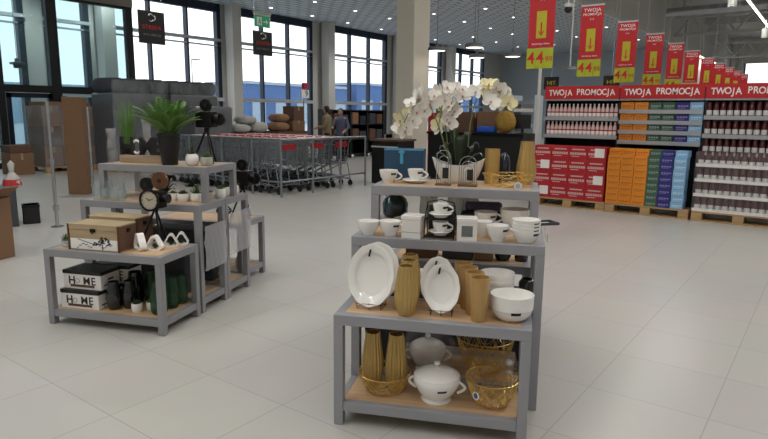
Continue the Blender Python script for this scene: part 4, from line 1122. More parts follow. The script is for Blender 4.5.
part('backdrop_board', G().bb(-.07, .07, .063, .066, .01, .16), M['black'], t, smooth=False)
for z, nm in ((.0165, 'lower'), (.1095, 'upper')):
    saucer('saucer', 'white saucer on the %s level of the black cup rack' % nm, CW, CA, .442, .445, zM + z, .06)
    cup('cup', 'small white cup with black label on the %s level of the black rack' % nm, 'cup', CW, CA, .442, .445, zM + z + .0085, .041, .02, .062, -.1, -.7)
cup('mug', 'white mug with handle towards the bowl stack', 'mug', CW, CA, .735, .45, zM, .056, .03, .082, -.15, -.7)
cup('mug', 'white mug half hidden behind the labelled mug near the bowl stack', 'mug', CW, CA, .655, .535, zM, .05, .028, .084, 2.5, None)
bl = ['lowest', 'second', 'third', 'topmost']
for k in range(4):
    cup('bowl', 'white bowl with black label, %s in the stack of four at the corner' % bl[k], 'bowl', CW, CA, .875, .46, zM + k * .0175, .072, .044, .064, None, -.75)
saucer('plate', 'dark topped serving plate under the white sauce cup at the back', CW, CA, .655, .80, zM, .1)
cup('gravy_boat', 'white sauce cup with black label on a plate behind the mugs', 'sauce cup', CW, CA, .655, .80, zM + .012, .066, .035, .08, .1, -.8)
t = thing('cloth', 'folded dark blue cloth behind the white sauce cup', 'cloth', CW(.62, .98, zM), CA)
part('fold', G().bb(-.12, .12, -.05, .05, 0, .07), M['navyb'], t, bevel=.02); part('top_fold', G().bb(-.1, .12, -.04, .05, .071, .12), M['bluecl'], t, bevel=.02)
for k in range(2): cup('bowl', 'large white bowl behind the stack of four, %s' % ('lower' if k == 0 else 'upper'), 'bowl', CW, CA, .815, .82, zM + k * .022, .082, .045, .09)
vase('bottle_vase', 'dark teal round shouldered vase under the orchid tier', 'vase', CW, CA, .088, 1.02, zM, hollow([(.06, 0), (.078, .02), (.08, .08), (.068, .115), (.03, .14), (.028, .16)]), 'teal')
saucer('plate', 'white plate lying in front of the dark teal vase', CW, CA, .2, .85, zM, .09)
vase('glass_vase', 'ribbed clear glass vase behind the wide mug', 'vase', CW, CA, .30, 1.0, zM, hollow([(.05, 0), (.055, .05), (.05, .12), (.055, .15)]), 'ribglass', .06, 18)
for k, x in enumerate((.46, .55)): vase('glass_vase', 'pale ribbed glass jar under the orchid tier, %s the dark rack' % ('behind' if k == 0 else 'right of'), 'vase', CW, CA, x, 1.03, zM, hollow([(.045, 0), (.05, .05), (.048, .12), (.042, .14)]), 'ribglass', .06, 18)
t = thing('tray', 'black rectangular tray standing under the corner of the orchid tier', 'tray', CW(.82, 1.06, zM), CA)
part('base', G().bb(-.1, .1, -.06, .06, 0, .01), M['black'], t, smooth=False); part('side', G().bb(-.1, .1, -.062, -.058, 0, .06).bb(-.1, .1, .058, .062, 0, .06).bb(-.1, -.096, -.06, .06, 0, .06).bb(.096, .1, -.06, .06, 0, .06), M['black'], t, smooth=False)
# dark frame with white card and wrapper hanging at the back corner
t = thing('photo_frame', 'dark picture frame with a white card lying at the back corner of the cup table', 'picture frame', CW(.985, 1.0, zM), CA + .5)
part('frame', G().bb(-.07, .07, -.055, -.035, 0.002, .016).bb(-.07, .07, .035, .055, 0.002, .016).bb(-.07, -.05, -.035, .035, 0.002, .016).bb(.05, .07, -.035, .035, 0.002, .016), M['greyfab'], t, smooth=False)
part('card', G().bb(-.05, .05, -.035, .035, .002, .006), M['paper'], t, smooth=False)
t = thing('wrapper', 'crumpled clear wrapper with a green sticker hanging beside the bowl stack', 'plastic wrapper', CW(.974, .84, zM - .14), CA)
g = G(); vs = []; fs = []; rw = random.Random(9)
for i in range(9):
    for j in range(9): vs.append((.004 + abs(rw.uniform(0, .014)), -.1 + .2 * i / 8, .16 * j / 8))
for i in range(8):
    for j in range(8): a = i * 9 + j; fs.append((a, a + 1, a + 10, a + 9))
part('film', g.add(vs, fs), M['plastic'], t, ang=80)
part('sticker', G().lathe([(0, 0), (.024, 0), (.024, .002), (0, .002)], 16, (.022, -.06, .1), tilt=Matrix.Rotation(PI / 2, 3, 'Y')), M['sticker'], t)
# low table: platters on stands
def platter(label, lx, ly, w, h, z, sticky=True, ang=0.):
    t = thing('platter', label, 'platter', CW(lx, ly, z), CA + ang)
    R = Matrix.Rotation(PI / 2 - .24, 3, 'X')
    prof = [(0, -.010), (.3, -.010), (.36, -.006), (.38, .004), (.5, .02), (.498, .025), (.47, .024), (.385, .011), (.368, .009), (.345, -.004), (.32, -.006), (0, -.006)]
    g = G()
    n = 64; vs = []; rings = []
    for r_, zz in prof:
        if r_ == 0: rings.append([len(vs)]); vs.append(Vector((0, 0, zz))); continue
        k = []
        for i in range(n):
            a = 2 * PI * i / n; sc_ = 1 + (.012 * cos(12 * a) if r_ > .45 else 0)
            k.append(len(vs)); vs.append(Vector((r_ * w * cos(a) * sc_, r_ * h * sin(a) * sc_, zz)))
        rings.append(k)
    for A_, B_ in zip(rings, rings[1:]):
        for i in range(n):
            j = (i + 1) % n
            if len(A_) == 1: g.f.append((A_[0], B_[j], B_[i])); g.m.append(0)
            elif len(B_) == 1: g.f.append((A_[i], A_[j], B_[0])); g.m.append(0)
            else: g.f.append((A_[i], A_[j], B_[j], B_[i])); g.m.append(0)
    g.v = [tuple(R @ p + Vector((0, .03, h / 2 * cos(.24) + .012))) for p in vs]
    part('dish', g, M['white'], t, ang=50)
    if sticky:
        p = R @ Vector((-.015, h * .36, .014)) + Vector((0, .03, h / 2 * cos(.24) + .012))
        part('price_label', G().box(p, (.009, .003, .04), rx=-.24, ry=.15), M['label'], t, smooth=False)
    return t
def stand(label, lx, ly, w, z, ang=0.):
    t = thing('plate_stand', label, 'plate stand', CW(lx, ly, z), CA + ang)
    for x in (-w / 2, 0, w / 2):
        part('wire_hook', G().tube([(x, .12, .16), (x, .06, .004), (x, -.03, .004), (x, -.036, .034)], .0014, 6), M['blackm'], t)
    part('cross_wire', G().tube([(-w / 2 - .01, -.036, .03), (w / 2 + .01, -.036, .03)], .0014, 6).tube([(-w / 2, .06, .006), (w / 2, .06, .006)], .0022, 6), M['blackm'], t)
    return t
platter('large oval white platter in front at the end of the low table', .149, .125, .232, .305, zL, ang=-.05)
platter('large oval white platter propped behind the front platter', .16, .2, .232, .30, zL, False, -.05)
stand('black wire stand under the two large platters', .149, .135, .12, zL, -.05)
platter('smaller oval white platter standing between the gold vases', .498, .11, .168, .235, zL, ang=.05)
platter('smaller oval white platter leaning behind its twin between the gold vases', .465, .2, .17, .245, zL, True, -.05)
stand('black wire stand under the smaller platters', .498, .12, .1, zL, .05)
PV = hollow([(.034, 0), (.044, .02), (.053, .07), (.055, .1), (.05, .15), (.043, .2), (.037, .238)])
for k, nm in enumerate(('front', 'second', 'third')):
    if k == 0: pv = vase('vase', 'pleated gold vase between the platters, front of the line', 'vase', CW, CA, .334, .085, zL, PV, 'goldsat', .05, 18, 'pleated gold vases on the low table', 72)
    elif k < 3:
        lx, ly = (.325, .202) if k == 1 else (.31, .316)
        dup(pv, 'pleated gold vase between the platters, %s in the line' % nm, CW(lx, ly, zL))
CV = hollow([(.033, 0), (.036, .01), (.04, .1), (.044, .2), (.0445, .207)])
for k, (lx, ly) in enumerate(((.676, .08), (.645, .17), (.61, .255), (.578, .335))):
    lab = 'tall matt gold cup vase, %s in the line beside the white bowls' % ('front', 'second', 'third', 'rearmost')[k]
    if k == 0: cv_ = vase('vase', lab, 'vase', CW, CA, lx, ly, zL, CV, 'goldcup', group='matt gold cup vases on the low table')
    else: dup(cv_, lab, CW(lx, ly, zL))
BP = lambda r_, h: [(0, .004), (r_ * .45, .004), (r_ * .47, 0), (r_ * .6, 0), (r_ * .8, h * .2), (r_ * .95, h * .5), (r_ * .96, h * .62), (r_ * .985, h * .64), (r_, h), (r_ - .004, h), (r_ * .95, h * .62), (r_ * .9, h * .45), (r_ * .7, h * .18), (0, .012)]
for k in range(2):
    t = thing('bowl', 'deep white serving bowl, %s of the stacked pair at the front corner' % ('lower' if k == 0 else 'upper'), 'bowl', CW(.822, .15, zL + k * .032), CA)
    part('body', G().lathe(BP(.1, .088), 44), M['white'], t, ang=50)
    if k == 0: patch(t, BP(.1, .088), .05, -1.35, .044, .014)
for k in range(3):
    t = thing('bowl', 'deep white serving bowl, %s in the stack behind the gold cup vases' % ('lowest', 'middle', 'top')[k], 'bowl', CW(.745, .34, zL + k * .03), CA)
    part('body', G().lathe(BP(.084, .11), 44), M['white'], t, ang=50)
    if k == 1: patch(t, BP(.084, .11), .07, -1.2, .042, .013)
# lower shelf of the low table
wirebowl('gold wire bowl with two pleated vases inside', CW, CA, .215, .175, zS, .13, .1, .065, 11, n=30)
PV2 = hollow([(.03, 0), (.042, .03), (.052, .09), (.053, .14), (.046, .21), (.036, .285), (.036, .295)])
vase('vase', 'pleated gold vase standing in the wire bowl nearer the table leg', 'vase', CW, CA, .15, .185, zS + .006, PV2, 'goldsat', .055, 18, n=72)
vase('vase', 'pleated gold vase standing in the wire bowl nearer the white tureen', 'vase', CW, CA, .27, .185, zS + .006, PV2, 'goldsat', .055, 18, n=72)
def tureen(label, lx, ly, r_, m, rz, cat='tureen', lab=True):
    t = thing('tureen', label, cat, CW(lx, ly, zS), CA + rz)
    part('bowl', G().lathe([(0, .0), (r_ * .62, 0), (r_ * .66, .01), (r_ * .55, .022), (r_ * .8, .05), (r_, .095), (r_ * 1.02, .12), (r_ * .98, .128), (r_ * .9, .12), (0, .1)], 44), M[m], t, ang=50)
    lid = part('lid', G().lathe([(r_ * .99, .128), (r_ * .99, .134), (r_ * .85, .146), (r_ * .55, .162), (r_ * .2, .17), (0, .171)], 44), M[m], t, ang=50)
    part('knob', G().lathe([(.008, .168), (.007, .178), (.016, .186), (.014, .198), (0, .202)], 18), M[m], lid)
    for sg in (-1, 1):
        pts = [(sg * (r_ * .92 + .036 * sin(PI * k / 8)), 0, .112 - .06 * k / 8) for k in range(9)]
        part('handle', G().tube(pts, .007, 8), M[m], t)
    if lab: patch(t, [(r_ * .55, .022), (r_ * .8, .05), (r_, .095), (r_ * 1.02, .12), (r_ * .98, .128)], .088, -1.1, .044, .012)
    return t
tureen('white lidded tureen with black label on the lower shelf', .483, .135, .112, 'white', -.1)
t = tureen('grey white tureen wrapped in film behind the labelled tureen', .432, .47, .1, 'white', .1, lab=False); t.location = CW(.385, .49, zS)
solo('wrapping_film', G().lathe([(.14, .0), (.15, .08), (.145, .16), (.09, .23), (.03, .26), (0, .262)], 20, flute=.05, fl_n=5), M['plastic'], 'crinkled clear film around the tureen at the back', 'plastic film', CW(.385, .49, zS), CA, ang=80)
wirebowl('large gold wire basket lying at the back of the lower shelf', CW, CA, .692, .545, zS, .155, .19, .06, 21, n=34, cat='wire basket')
wirebowl('round gold wire basket with a blue tag at the front of the lower shelf', CW, CA, .748, .155, zS, .128, .135, .05, 33, n=40, tagc=(-.07, -.088, .075, .02, 'bluebl', -.7), cat='wire basket')
t = thing('glass_jar', 'clear wrapped glass jar with white inserts behind the round wire basket', 'jar', CW(.80, .51, zS), CA)
t.location = CW(.822, .318, zS)
part('body', G().lathe([(0, 0), (.04, 0), (.045, .02), (.045, .16), (.03, .19), (.03, .205), (0, .206)], 24), M['plastic'], t, ang=60)
part('insert', G().ball((.0, 0, .15), .018, 10).ball((.005, 0, .1), .016, 10), M['paper'], t)
# dark filler boxes, added for the shade on the middle tables' lower shelves
for k, x in enumerate((.14,)):
    rbox('dark_filler_box', M['greyfab'], .2, .2, .24, 'dark grey filler box added on the shelf behind the gold vases', 'carton', CW(x + .0, .55, zS), CA)
rbox('dark_filler_box', M['greyfab'], .8, .24, .34, 'wide dark grey filler box added at the back of the porcelain display', 'carton', CW(.48, .955, zS), CA)
vase('lantern', 'smoked glass lantern jar with dark lid behind the white bowls', 'lantern', CW, CA, .897, .585, zS, hollow([(.05, 0), (.05, .03), (.044, .05), (.044, .5), (.03, .52)]), 'glassk')

rbox('storage_box', M['cardd'], .2, .16, .17, 'brown storage box on the far low table behind the large platters', 'storage box', CW(.22, 1.30, zL), CA)
rbox('storage_box', M['greyfab'], .2, .16, .2, 'dark grey storage box on the far low table behind the pleated vases', 'storage box', CW(.46, 1.32, zL), CA)
rbox('storage_box', M['card'], .12, .16, .14, 'small brown storage box on the far low table between the dark ones', 'storage box', CW(.63, 1.32, zL), CA)
vase('bottle_vase', 'dark teal vase on the far low table behind the white bowls', 'vase', CW, CA, .75, 1.32, zL, hollow([(.04, 0), (.055, .03), (.055, .14), (.03, .19), (.03, .22)]), 'teal')
vase('lantern', 'smoked glass jar on the far low table behind the dark lantern', 'lantern', CW, CA, .87, 1.32, zL, hollow([(.04, 0), (.045, .02), (.045, .15), (.03, .18)]), 'glassk')
# ------------------------------------------------------------------ plant and home display
lL, lM, lT, lS = .545, .82, 1.09, .11
GL = 'warm grey metal display tables'
table(LW, LA, -.06, .0, .93, .46, lL, 'low grey table of the plant display, holding the printed chest', shelf=lS, m='steelL', group=GL)
table(LW, LA, -.16, .495, 1.025, .385, lM, 'middle height grey table with small white plant pots', shelf=lS, m='steelL', group=GL)
table(LW, LA, -.16, .885, 1.025, .385, lM, 'middle height grey table behind the clear hanging sheets', shelf=lS, m='steelL', group=GL)
table(LW, LA, -.075, .62, .935, .47, lT - lM, 'short grey tier on top carrying the fern and the grass', z=lM, shelf=0, m='steelL', group=GL)
table(LW, LA, -.15, 1.29, .93, .46, lL, 'low grey table at the far side of the plant display', shelf=lS, m='steelL', group=GL)

def blade_plant(parent, n, L, r0, base, m, seed, lean=.25, w=.006, name='blade'):
    rr = random.Random(seed)
    for k in range(n):
        a = rr.uniform(0, 2 * PI); q = r0 * math.sqrt(rr.random()); l = L * rr.uniform(.7, 1.05); ln = lean * rr.uniform(.2, 1) * l
        bx, by = base[0] + q * cos(a), base[1] + q * sin(a); c2, s2 = cos(a + 1.57), sin(a + 1.57)
        vs = []
        for i in range(6):
            f = i / 5; ww = w * (1 - f ** 2 * .9)
            x = bx + cos(a) * ln * f * f; y = by + sin(a) * ln * f * f; z = base[2] + l * f
            vs += [(x - c2 * ww / 2, y - s2 * ww / 2, z), (x + c2 * ww / 2, y + s2 * ww / 2, z)]
        part(name, G().add(vs, [(2 * i, 2 * i + 1, 2 * i + 3, 2 * i + 2) for i in range(5)]), m, parent, ang=80)
# grass
t = thing('potted_grass', 'tall green grass plant in a black pot at the end of the top tier', 'potted plant', LW(-.0, .90, lT), LA)
part('pot', G().lathe(hollow([(.04, 0), (.05, .1), (.052, .11)]), 24), M['black'], t)
part('soil', G().cyl((0, 0, .09), .046, .01, 20), M['soil'], t)
blade_plant(t, 96, .40, .044, (0, 0, .09), M['fern'], 4, .3, .007)
# fern
t = thing('potted_fern', 'bushy green fern in a tall tapered black pot on the top tier', 'potted plant', LW(.49, .73, lT), LA)
part('pot', G().lathe(hollow([(.058, 0), (.06, .005), (.083, .215), (.088, .22), (.088, .24)], .006), 32), M['black'], t)
part('soil', G().cyl((0, 0, .21), .08, .01, 24), M['soil'], t)
rr = random.Random(12)
for k in range(34):
    az = k * 2.39996 + rr.uniform(-.2, .2); el = .75 + .8 * (k / 34); L = rr.uniform(.25, .34)
    n = 15; g = G(); pts = []
    for i in range(n + 1):
        f = i / n; e = el - f * f * (1.05 - .3 * el)
        if i == 0: p = Vector((.02 * cos(az), .02 * sin(az), .22))
        else: p = pts[-1] + Vector((cos(az) * cos(e), sin(az) * cos(e), sin(e))) * L / n
        pts.append(p)
    g.tube(pts, .0025, 4, r2=.001)
    side = Vector((-sin(az), cos(az), 0))
    for i in range(2, n):
        f = i / n; d = (pts[i + 1] - pts[i - 1]).normalized(); ll = .07 * sin(PI * (.12 + f * .85)) ** .8
        for s_ in (-1, 1):
            b0 = pts[i]; tip = b0 + side * s_ * ll + d * ll * .55 + Vector((0, 0, -.006)); wv_ = d * .0095
            mid = b0 + (tip - b0) * .45 + Vector((0, 0, .004))
            g.add([b0, mid + wv_, tip, mid - wv_], [(0, 1, 2, 3)])
    part('frond', g, M['fern'], t, ang=80)
# HOME letters on a wooden base
def home_sign(label, lx, ly, z):
    t = thing('letter_sign', label, 'letter sign', LW(lx, ly, z), LA)
    part('base', G().bb(-.19, .19, -.03, .03, 0, .06), M['greywood'], t, smooth=False, bevel=.002)
    for s_, x, sz in (('H', -.13, .2), ('M', .05, .19), ('E', .15, .19)):
        text('letter', s_, sz, M['black'], t, (x, 0, .125), ext=.012, bold=.004)
    part('heart_frame', G().tube([(-.045 + .042 * cos(a_), 0, .125 + .05 * sin(a_)) for a_ in [2 * PI * q / 20 for q in range(20)]], .009, 8, None, True), M['paper'], t)
    return t
home_sign('wooden plank with large black HOME letters between the grass and the fern', .195, .80, lT)
# tall wrapped glass behind
for k, (x, y_, h) in enumerate(((-.03, .735, .27), (.09, 1.02, .34))):
    vase('glass_vase', 'tall film wrapped clear glass vase left of the grass, %s' % ('shorter and in front' if k == 0 else 'taller and behind'), 'vase', LW, LA, x, y_, lT, hollow([(.035, 0), (.04, .1), (.03, h * .7), (.04, h)]), 'plastic')
# pots with succulents
def pot_plant(label, x, y_, z, r_, h, m='white', kind=0, seed=0, prof=None):
    t = thing('potted_succulent', label, 'potted plant', LW(x, y_, z), LA)
    part('pot', G().lathe(hollow(prof or [(r_ * .8, 0), (r_ * .95, h * .2), (r_, h * .5), (r_ * .97, h * .9), (r_ * .93, h)]), 28), M[m], t, ang=50)
    part('soil', G().cyl((0, 0, h * .82), r_ * .86, .006, 18), M['soil'], t)
    rr = random.Random(seed); g = G()
    for k in range(26 if kind == 0 else 34):
        a = k * 2.39996; e = .3 + 1.2 * k / 26; L = r_ * rr.uniform(.7, 1.0) * (1 if kind == 0 else 1.5)
        b0 = Vector((.15 * r_ * cos(a), .15 * r_ * sin(a), h * .85)); d = Vector((cos(a) * cos(e), sin(a) * cos(e), sin(e)))
        g.tube([b0, b0 + d * L * .5, b0 + d * L], r_ * (.16 if kind == 0 else .07), 5, r2=.001)
    part('leaves', g, M['dleaf' if seed % 2 else 'leaf'], t, ang=80)
    return t
EGG = [(.03, 0), (.045, .015), (.052, .045), (.046, .075), (.036, .09)]
pot_plant('small spiky plant in an egg shaped white pot beside the fern', .69, .72, lT, .045, .09, 'white', 1, 3, EGG)
pot_plant('small plant in a pale concrete pot at the corner of the top tier', .80, .74, lT, .046, .068, 'concrete', 0, 4)
POTS = [(.545, .665, .036, .06, 0, 'at the left end of the front row'), (.635, .66, .045, .062, 0, 'second in the front row'), (.738, .685, .049, .066, 1, 'at the front corner of the middle table'),
        (.62, .80, .055, .10, 1, 'tallest, behind the front row'), (.80, .93, .042, .075, 0, 'beside the corner leg of the top tier'), (.775, 1.045, .046, .075, 0, 'between the legs of the top tier'), (.765, 1.21, .043, .07, 1, 'at the far end of the middle tables'), (.775, .80, .034, .06, 0, 'small, between the two larger pots')]
for i, (x, y_, r_, h, kd, nm) in enumerate(POTS):
    pot_plant('white pot with a green succulent, ' + nm, x, y_, lM, r_, h, 'concrete' if i == 7 else 'white', kd, 20 + i)
t = thing('potted_plant', 'dark leafy plant in a low black pot behind the clock', 'potted plant', LW(.44, .70, lM), LA)
part('pot', G().lathe(hollow([(.05, 0), (.06, .05)]), 24), M['black'], t); part('soil', G().cyl((0, 0, .035), .054, .006, 18), M['soil'], t)
for k in range(16): strap(.12, .035, k * 2.4, .05 + .008 * k, M['dleaf'], t, (.01 * cos(k * 2.4), .01 * sin(k * 2.4), .04))
# glassware at the end of the middle table
for i, (x, y_, r_, h) in enumerate(((-.06, .57, .032, .12), (.02, .56, .03, .09), (.10, .57, .034, .1), (.17, .56, .03, .08), (-.02, .66, .036, .14), (.08, .68, .036, .12))):
    vase('glass_jar', 'clear glass candle jar, %s along the end of the middle table' % ORD[i], 'jar', LW, LA, x, y_, lM, hollow([(r_, 0), (r_ * 1.05, h * .3), (r_ * .7, h * .8), (r_ * .75, h)]), 'glassc')
for i, (x, y_) in enumerate(((.1, .8), (.25, .82))):
    solo('wrapping_film', G().lathe([(.0, 0), (.08, .01), (.085, .1), (.07, .18), (.02, .21), (0, .212)], 18, flute=.08, fl_n=5), M['plastic'], 'crumpled clear film bundle under the top tier, %s' % ('below the grass' if i == 0 else 'below the fern'), 'plastic film', LW(x, y_, lM), LA, ang=80)
# vintage camera ornaments
def camera_ornament(label, lx, ly, z, s_, clock):
    t = thing('film_camera_clock' if clock else 'film_camera_ornament', label, 'clock' if clock else 'ornament', LW(lx, ly, z), LA)
    hb = .27 * s_
    X90 = Matrix.Rotation(PI / 2, 3, 'X')
    for a in (-2.2, -.75, 1.6):
        part('tripod_leg', G().tube([(0, 0, hb), (.12 * s_ * cos(a), .12 * s_ * sin(a), .006)], .008 * s_, 6), M['blackm'], t)
    part('body', G().bb(-.065 * s_, .065 * s_, -.05 * s_, .05 * s_, hb, hb + .12 * s_).cyl((0, 0, hb - .03 * s_), .02 * s_, .03 * s_), M['blackm'], t, bevel=.006, smooth=False)
    for (x, zz, r_) in (((-.06, .165, .05), (.05, .195, .062)) if clock else ((.0, .165, .045), (.11, .06, .045))):
        g = G().lathe([(0, -.012), (r_, -.012), (r_, .012), (0, .012)], 24, (0, 0, 0), tilt=X90)
        rl = part('film_reel', g, M['bronze' if clock and x > 0 else 'blackm'], t, (x * s_, 0, hb + zz * s_), ang=30)
        rl.scale = (s_, s_, s_)
        part('reel_hub', G().lathe([(0, -.018), (.014, -.018), (.014, .018), (0, .018)], 14, tilt=X90), M['black'], rl)
    part('lens', G().lathe([(.028, 0), (.034, .05), (.02, .05), (0, .04)], 18, (.065 * s_, 0, hb + .07 * s_), tilt=Matrix.Rotation(PI / 2, 3, 'Y')), M['black'], t)
    part('crank', G().tube([(-.065 * s_, 0, hb + .05 * s_), (-.1 * s_, 0, hb + .05 * s_), (-.1 * s_, -.03, hb + .02 * s_)], .005, 6), M['blackm'], t)
    if clock:
        f_ = part('clock_face', G().lathe([(0, 0), (.066, 0), (.066, .006), (0, .006)], 36, (0, -.05 * s_ - .008, hb + .06 * s_), tilt=X90), M['clockf'], t)
        part('bezel', G().lathe([(.064, -.004), (.08, -.004), (.08, .014), (.064, .014)], 36, (0, -.05 * s_ - .006, hb + .06 * s_), tilt=X90), M['blackm'], t)
        g = G().box((-.012, -.05 * s_ - .017, hb + .068 * s_), (.036, .002, .004), ry=.5).box((.014, -.05 * s_ - .017, hb + .068 * s_), (.045, .002, .003), ry=-.4)
        for k in range(12): g.box((.056 * cos(k * PI / 6), -.05 * s_ - .0155, hb + .06 * s_ + .056 * sin(k * PI / 6)), (.004, .002, .009 if k % 3 == 0 else .005))
        part('clock_hand', g, M['black'], f_, smooth=False)
    return t
camera_ornament('black vintage film camera clock on a tripod standing on the low table', .60, .36, lL, 1.0, True)
camera_ornament('black vintage film camera ornament on a tripod behind the white pots', .70, .93, lT, 1.05, False)
camera_ornament('black vintage film camera ornament standing on the far low table', .69, 1.52, lL, 1.12, False)
# black wire geometric holder seen under the middle table
t = thing('wire_lantern', 'black geometric wire lantern hanging under the far middle table', 'lantern', LW(.74, 1.08, .62), LA)
hx = [(.07 * cos(PI / 3 * k), .07 * sin(PI / 3 * k), .07) for k in range(6)]; g = G().tube(hx, .004, 6, None, True)
for p in hx: g.tube([(0, 0, 0), p], .004, 6).tube([p, (0, 0, .148)], .004, 6)
part('wire_frame', g, M['blackm'], t)
# printed chest and second chest
def chest(label, lx, ly, w, d, h, z, rz, dark):
    t = thing('storage_chest', label, 'chest', LW(lx, ly, z), LA + rz)
    part('body', G().bb(-w / 2, w / 2, -d / 2, d / 2, 0, h * .78), M['chestw'], t, smooth=False, bevel=.003)
    part('lid', G().bb(-w / 2 - .002, w / 2 + .002, -d / 2 - .002, d / 2 + .002, h * .785, h), M['chestw'], t, smooth=False, bevel=.003)
    g = G()
    for x in (-w / 2, w / 2):
        for y_ in (-d / 2, d / 2): g.box((x, y_, h / 2), (.012, .012, h - .004))
    part('corner_trim', g, M['bronze'], t, smooth=False)
    part('end_panel', G().bb(w / 2 + .0025, w / 2 + .004, -d / 2 + .008, d / 2 - .008, .01, h - .01), M['cardd'], t, smooth=False)
    part('clasp', G().bb(-.02, .02, -d / 2 - .008, -d / 2 - .002, h * .72, h * .84).tube([(-.012, -d / 2 - .01, h * .72), (0, -d / 2 - .012, h * .66), (.012, -d / 2 - .01, h * .72)], .003, 6), M['blackm'], t, smooth=False)
    part('clasp', G().box((w / 2 + .008, 0, h * .78), (.008, .03, .026)), M['blackm'], t, smooth=False)
    # landscape print: pale panel with dark shrubs and a jetty line
    g = G().bb(-w / 2 + .012, w / 2 - .012, -d / 2 - .0015, -d / 2, .01, h * .45)
    part('print', g, M['paper'], t, smooth=False)
    g = G(); r3 = random.Random(2)
    for k in range(34):
        a = r3.uniform(0, PI); q = r3.uniform(.01, .055); g.box((.07 + q * cos(a) * 1.3, -d / 2 - .002, .045 + q * sin(a)), (.018, .001, .008), ry=r3.uniform(-1, 1))
    for k in range(16): g.box((-.13 + k * .018, -d / 2 - .002, .02 + .028 * abs(sin(k * .55))), (.022, .001, .004), ry=r3.uniform(-.5, .5))
    g.box((.07, -d / 2 - .002, .03), (.006, .001, .04)).box((-.05, -d / 2 - .002, .06), (.16, .001, .004), ry=.25)
    part('tree_print', g, M['black'], t, smooth=False)
    return t
chest('wooden storage chest with landscape print on the low table', .325, .14, .4, .19, .185, lL, 0, False)
chest('second wooden storage chest behind the printed one, showing its dark end', .30, .36, .4, .17, .2, lL, 0, True)
pot_plant('small green plant in a glassy pot at the outer corner of the low table', .05, .10, lL, .032, .06, 'glassc', 1, 42)
# triangular frames with plants
for i, (x, y_, s_, rz, nm) in enumerate(((.60, .165, .115, -.6, 'nearest the chest'), (.695, .20, .1, .1, 'in front of the clock leg'), (.735, .33, .09, .5, 'behind the clock leg'), (.77, .405, .09, .5, 'nearest the back corner'))):
    t = thing('triangle_planter', 'white rounded triangular frame planter with succulent, ' + nm, 'planter', LW(x, y_, lL), LA + rz)
    def tri(k_):
        P3 = []
        for c_ in range(3):
            a0 = PI / 2 + c_ * 2 * PI / 3; cx, cz = k_ * .62 * cos(a0), k_ * .62 * sin(a0)
            for q in range(7): a = a0 - PI / 3 + q * PI / 9; P3.append((cx + k_ * .38 * cos(a), cz + k_ * .38 * sin(a)))
        return P3
    R1, R2 = tri(s_ * .62), tri(s_ * .46); n = len(R1); z0 = s_ * .62 * .69; g = G(); dd = .024
    vs = [(a, -dd, b + z0) for a, b in R1] + [(a, -dd, b + z0) for a, b in R2] + [(a, dd, b + z0) for a, b in R1] + [(a, dd, b + z0) for a, b in R2]
    fs = []
    for q in range(n):
        j = (q + 1) % n; fs += [(q, j, n + j, n + q), (2 * n + q, 3 * n + q, 3 * n + j, 2 * n + j), (q, 2 * n + q, 2 * n + j, j), (n + q, n + j, 3 * n + j, 3 * n + q)]
    part('frame', g.add(vs, fs), M['white'], t)
    g = G()
    for k in range(22):
        a = k * 2.4; e = .5 + k * .045; b0 = Vector((0, 0, s_ * .14)); d_ = Vector((cos(a) * cos(e), sin(a) * cos(e) * .7, sin(e)))
        g.tube([b0, b0 + d_ * s_ * .18, b0 + d_ * s_ * .36], .006, 5, r2=.001)
    part('leaves', g, M['dleaf'], t, ang=80)
# HOME boxes
def home_box(label, lx, ly, z, w=.31, d=.2, h=.135, rz=0.):
    t = thing('storage_box', label, 'storage box', LW(lx, ly, z), LA + rz, 'HOME storage boxes')
    part('body', G().bb(-w / 2, w / 2, -d / 2, d / 2, 0, h * .93), M['paper'], t, smooth=False, bevel=.003)
    part('lid', G().bb(-w / 2 - .004, w / 2 + .004, -d / 2 - .004, d / 2 + .004, h * .8, h), M['black'], t, smooth=False, bevel=.003)
    part('handle_hole', G().bb(w / 2, w / 2 + .0015, -.03, .03, h * .45, h * .55).bb(w / 2, w / 2 + .0015, -.07, .07, h * .2, h * .26), M['greyfab'], t, smooth=False)
    text('lettering', 'H', .08, M['black'], t, (-.085, -d / 2 - .0005, h * .45), bold=.002); text('lettering', 'ME', .078, M['black'], t, (.06, -d / 2 - .0005, h * .45), bold=.001, spacing=1.12)
    part('heart_print', G().ring((0, 0, 0), .016, .002, 16), M['greytxt'], t, loc=(-.038, -d / 2 - .001, h * .45)).rotation_euler = (PI / 2, 0, 0)
    part('plank_print', G().bb(-.1, .1, -d / 2 - .002, -d / 2, h * .12, h * .25), M['woodtxt'], t, smooth=False)
    return t
home_box('white HOME box with black lid, lower of the pair on the shelf', .155, .165, lS)
home_box('white HOME box with black lid, upper of the pair on the shelf', .165, .19, lS + .136)
home_box('white HOME box with black lid, lower one at the back of the shelf', .21, .377, lS, d=.15)
home_box('white HOME box with black lid, upper one at the back of the shelf', .23, .377, lS + .136, d=.15)
VB = hollow([(.036, 0), (.05, .03), (.054, .08), (.048, .14), (.034, .18), (.036, .2)])
vase('vase', 'black glass vase beside the HOME boxes', 'vase', LW, LA, .385, .135, lS, VB, 'glassk')
vase('vase', 'black glass vase behind the first black one', 'vase', LW, LA, .47, .19, lS, VB, 'glassk')
vase('vase', 'tall black glass vase near the middle of the low shelf', 'vase', LW, LA, .428, .315, lS, hollow([(.05, 0), (.06, .05), (.06, .15), (.045, .21), (.045, .23)]), 'glassk')
pot_plant('little white pot with succulent, front one on the low shelf', .575, .125, lS, .038, .062, 'white', 0, 51)
pot_plant('little white pot with succulent, rear one on the low shelf', .635, .195, lS, .032, .056, 'white', 0, 52)
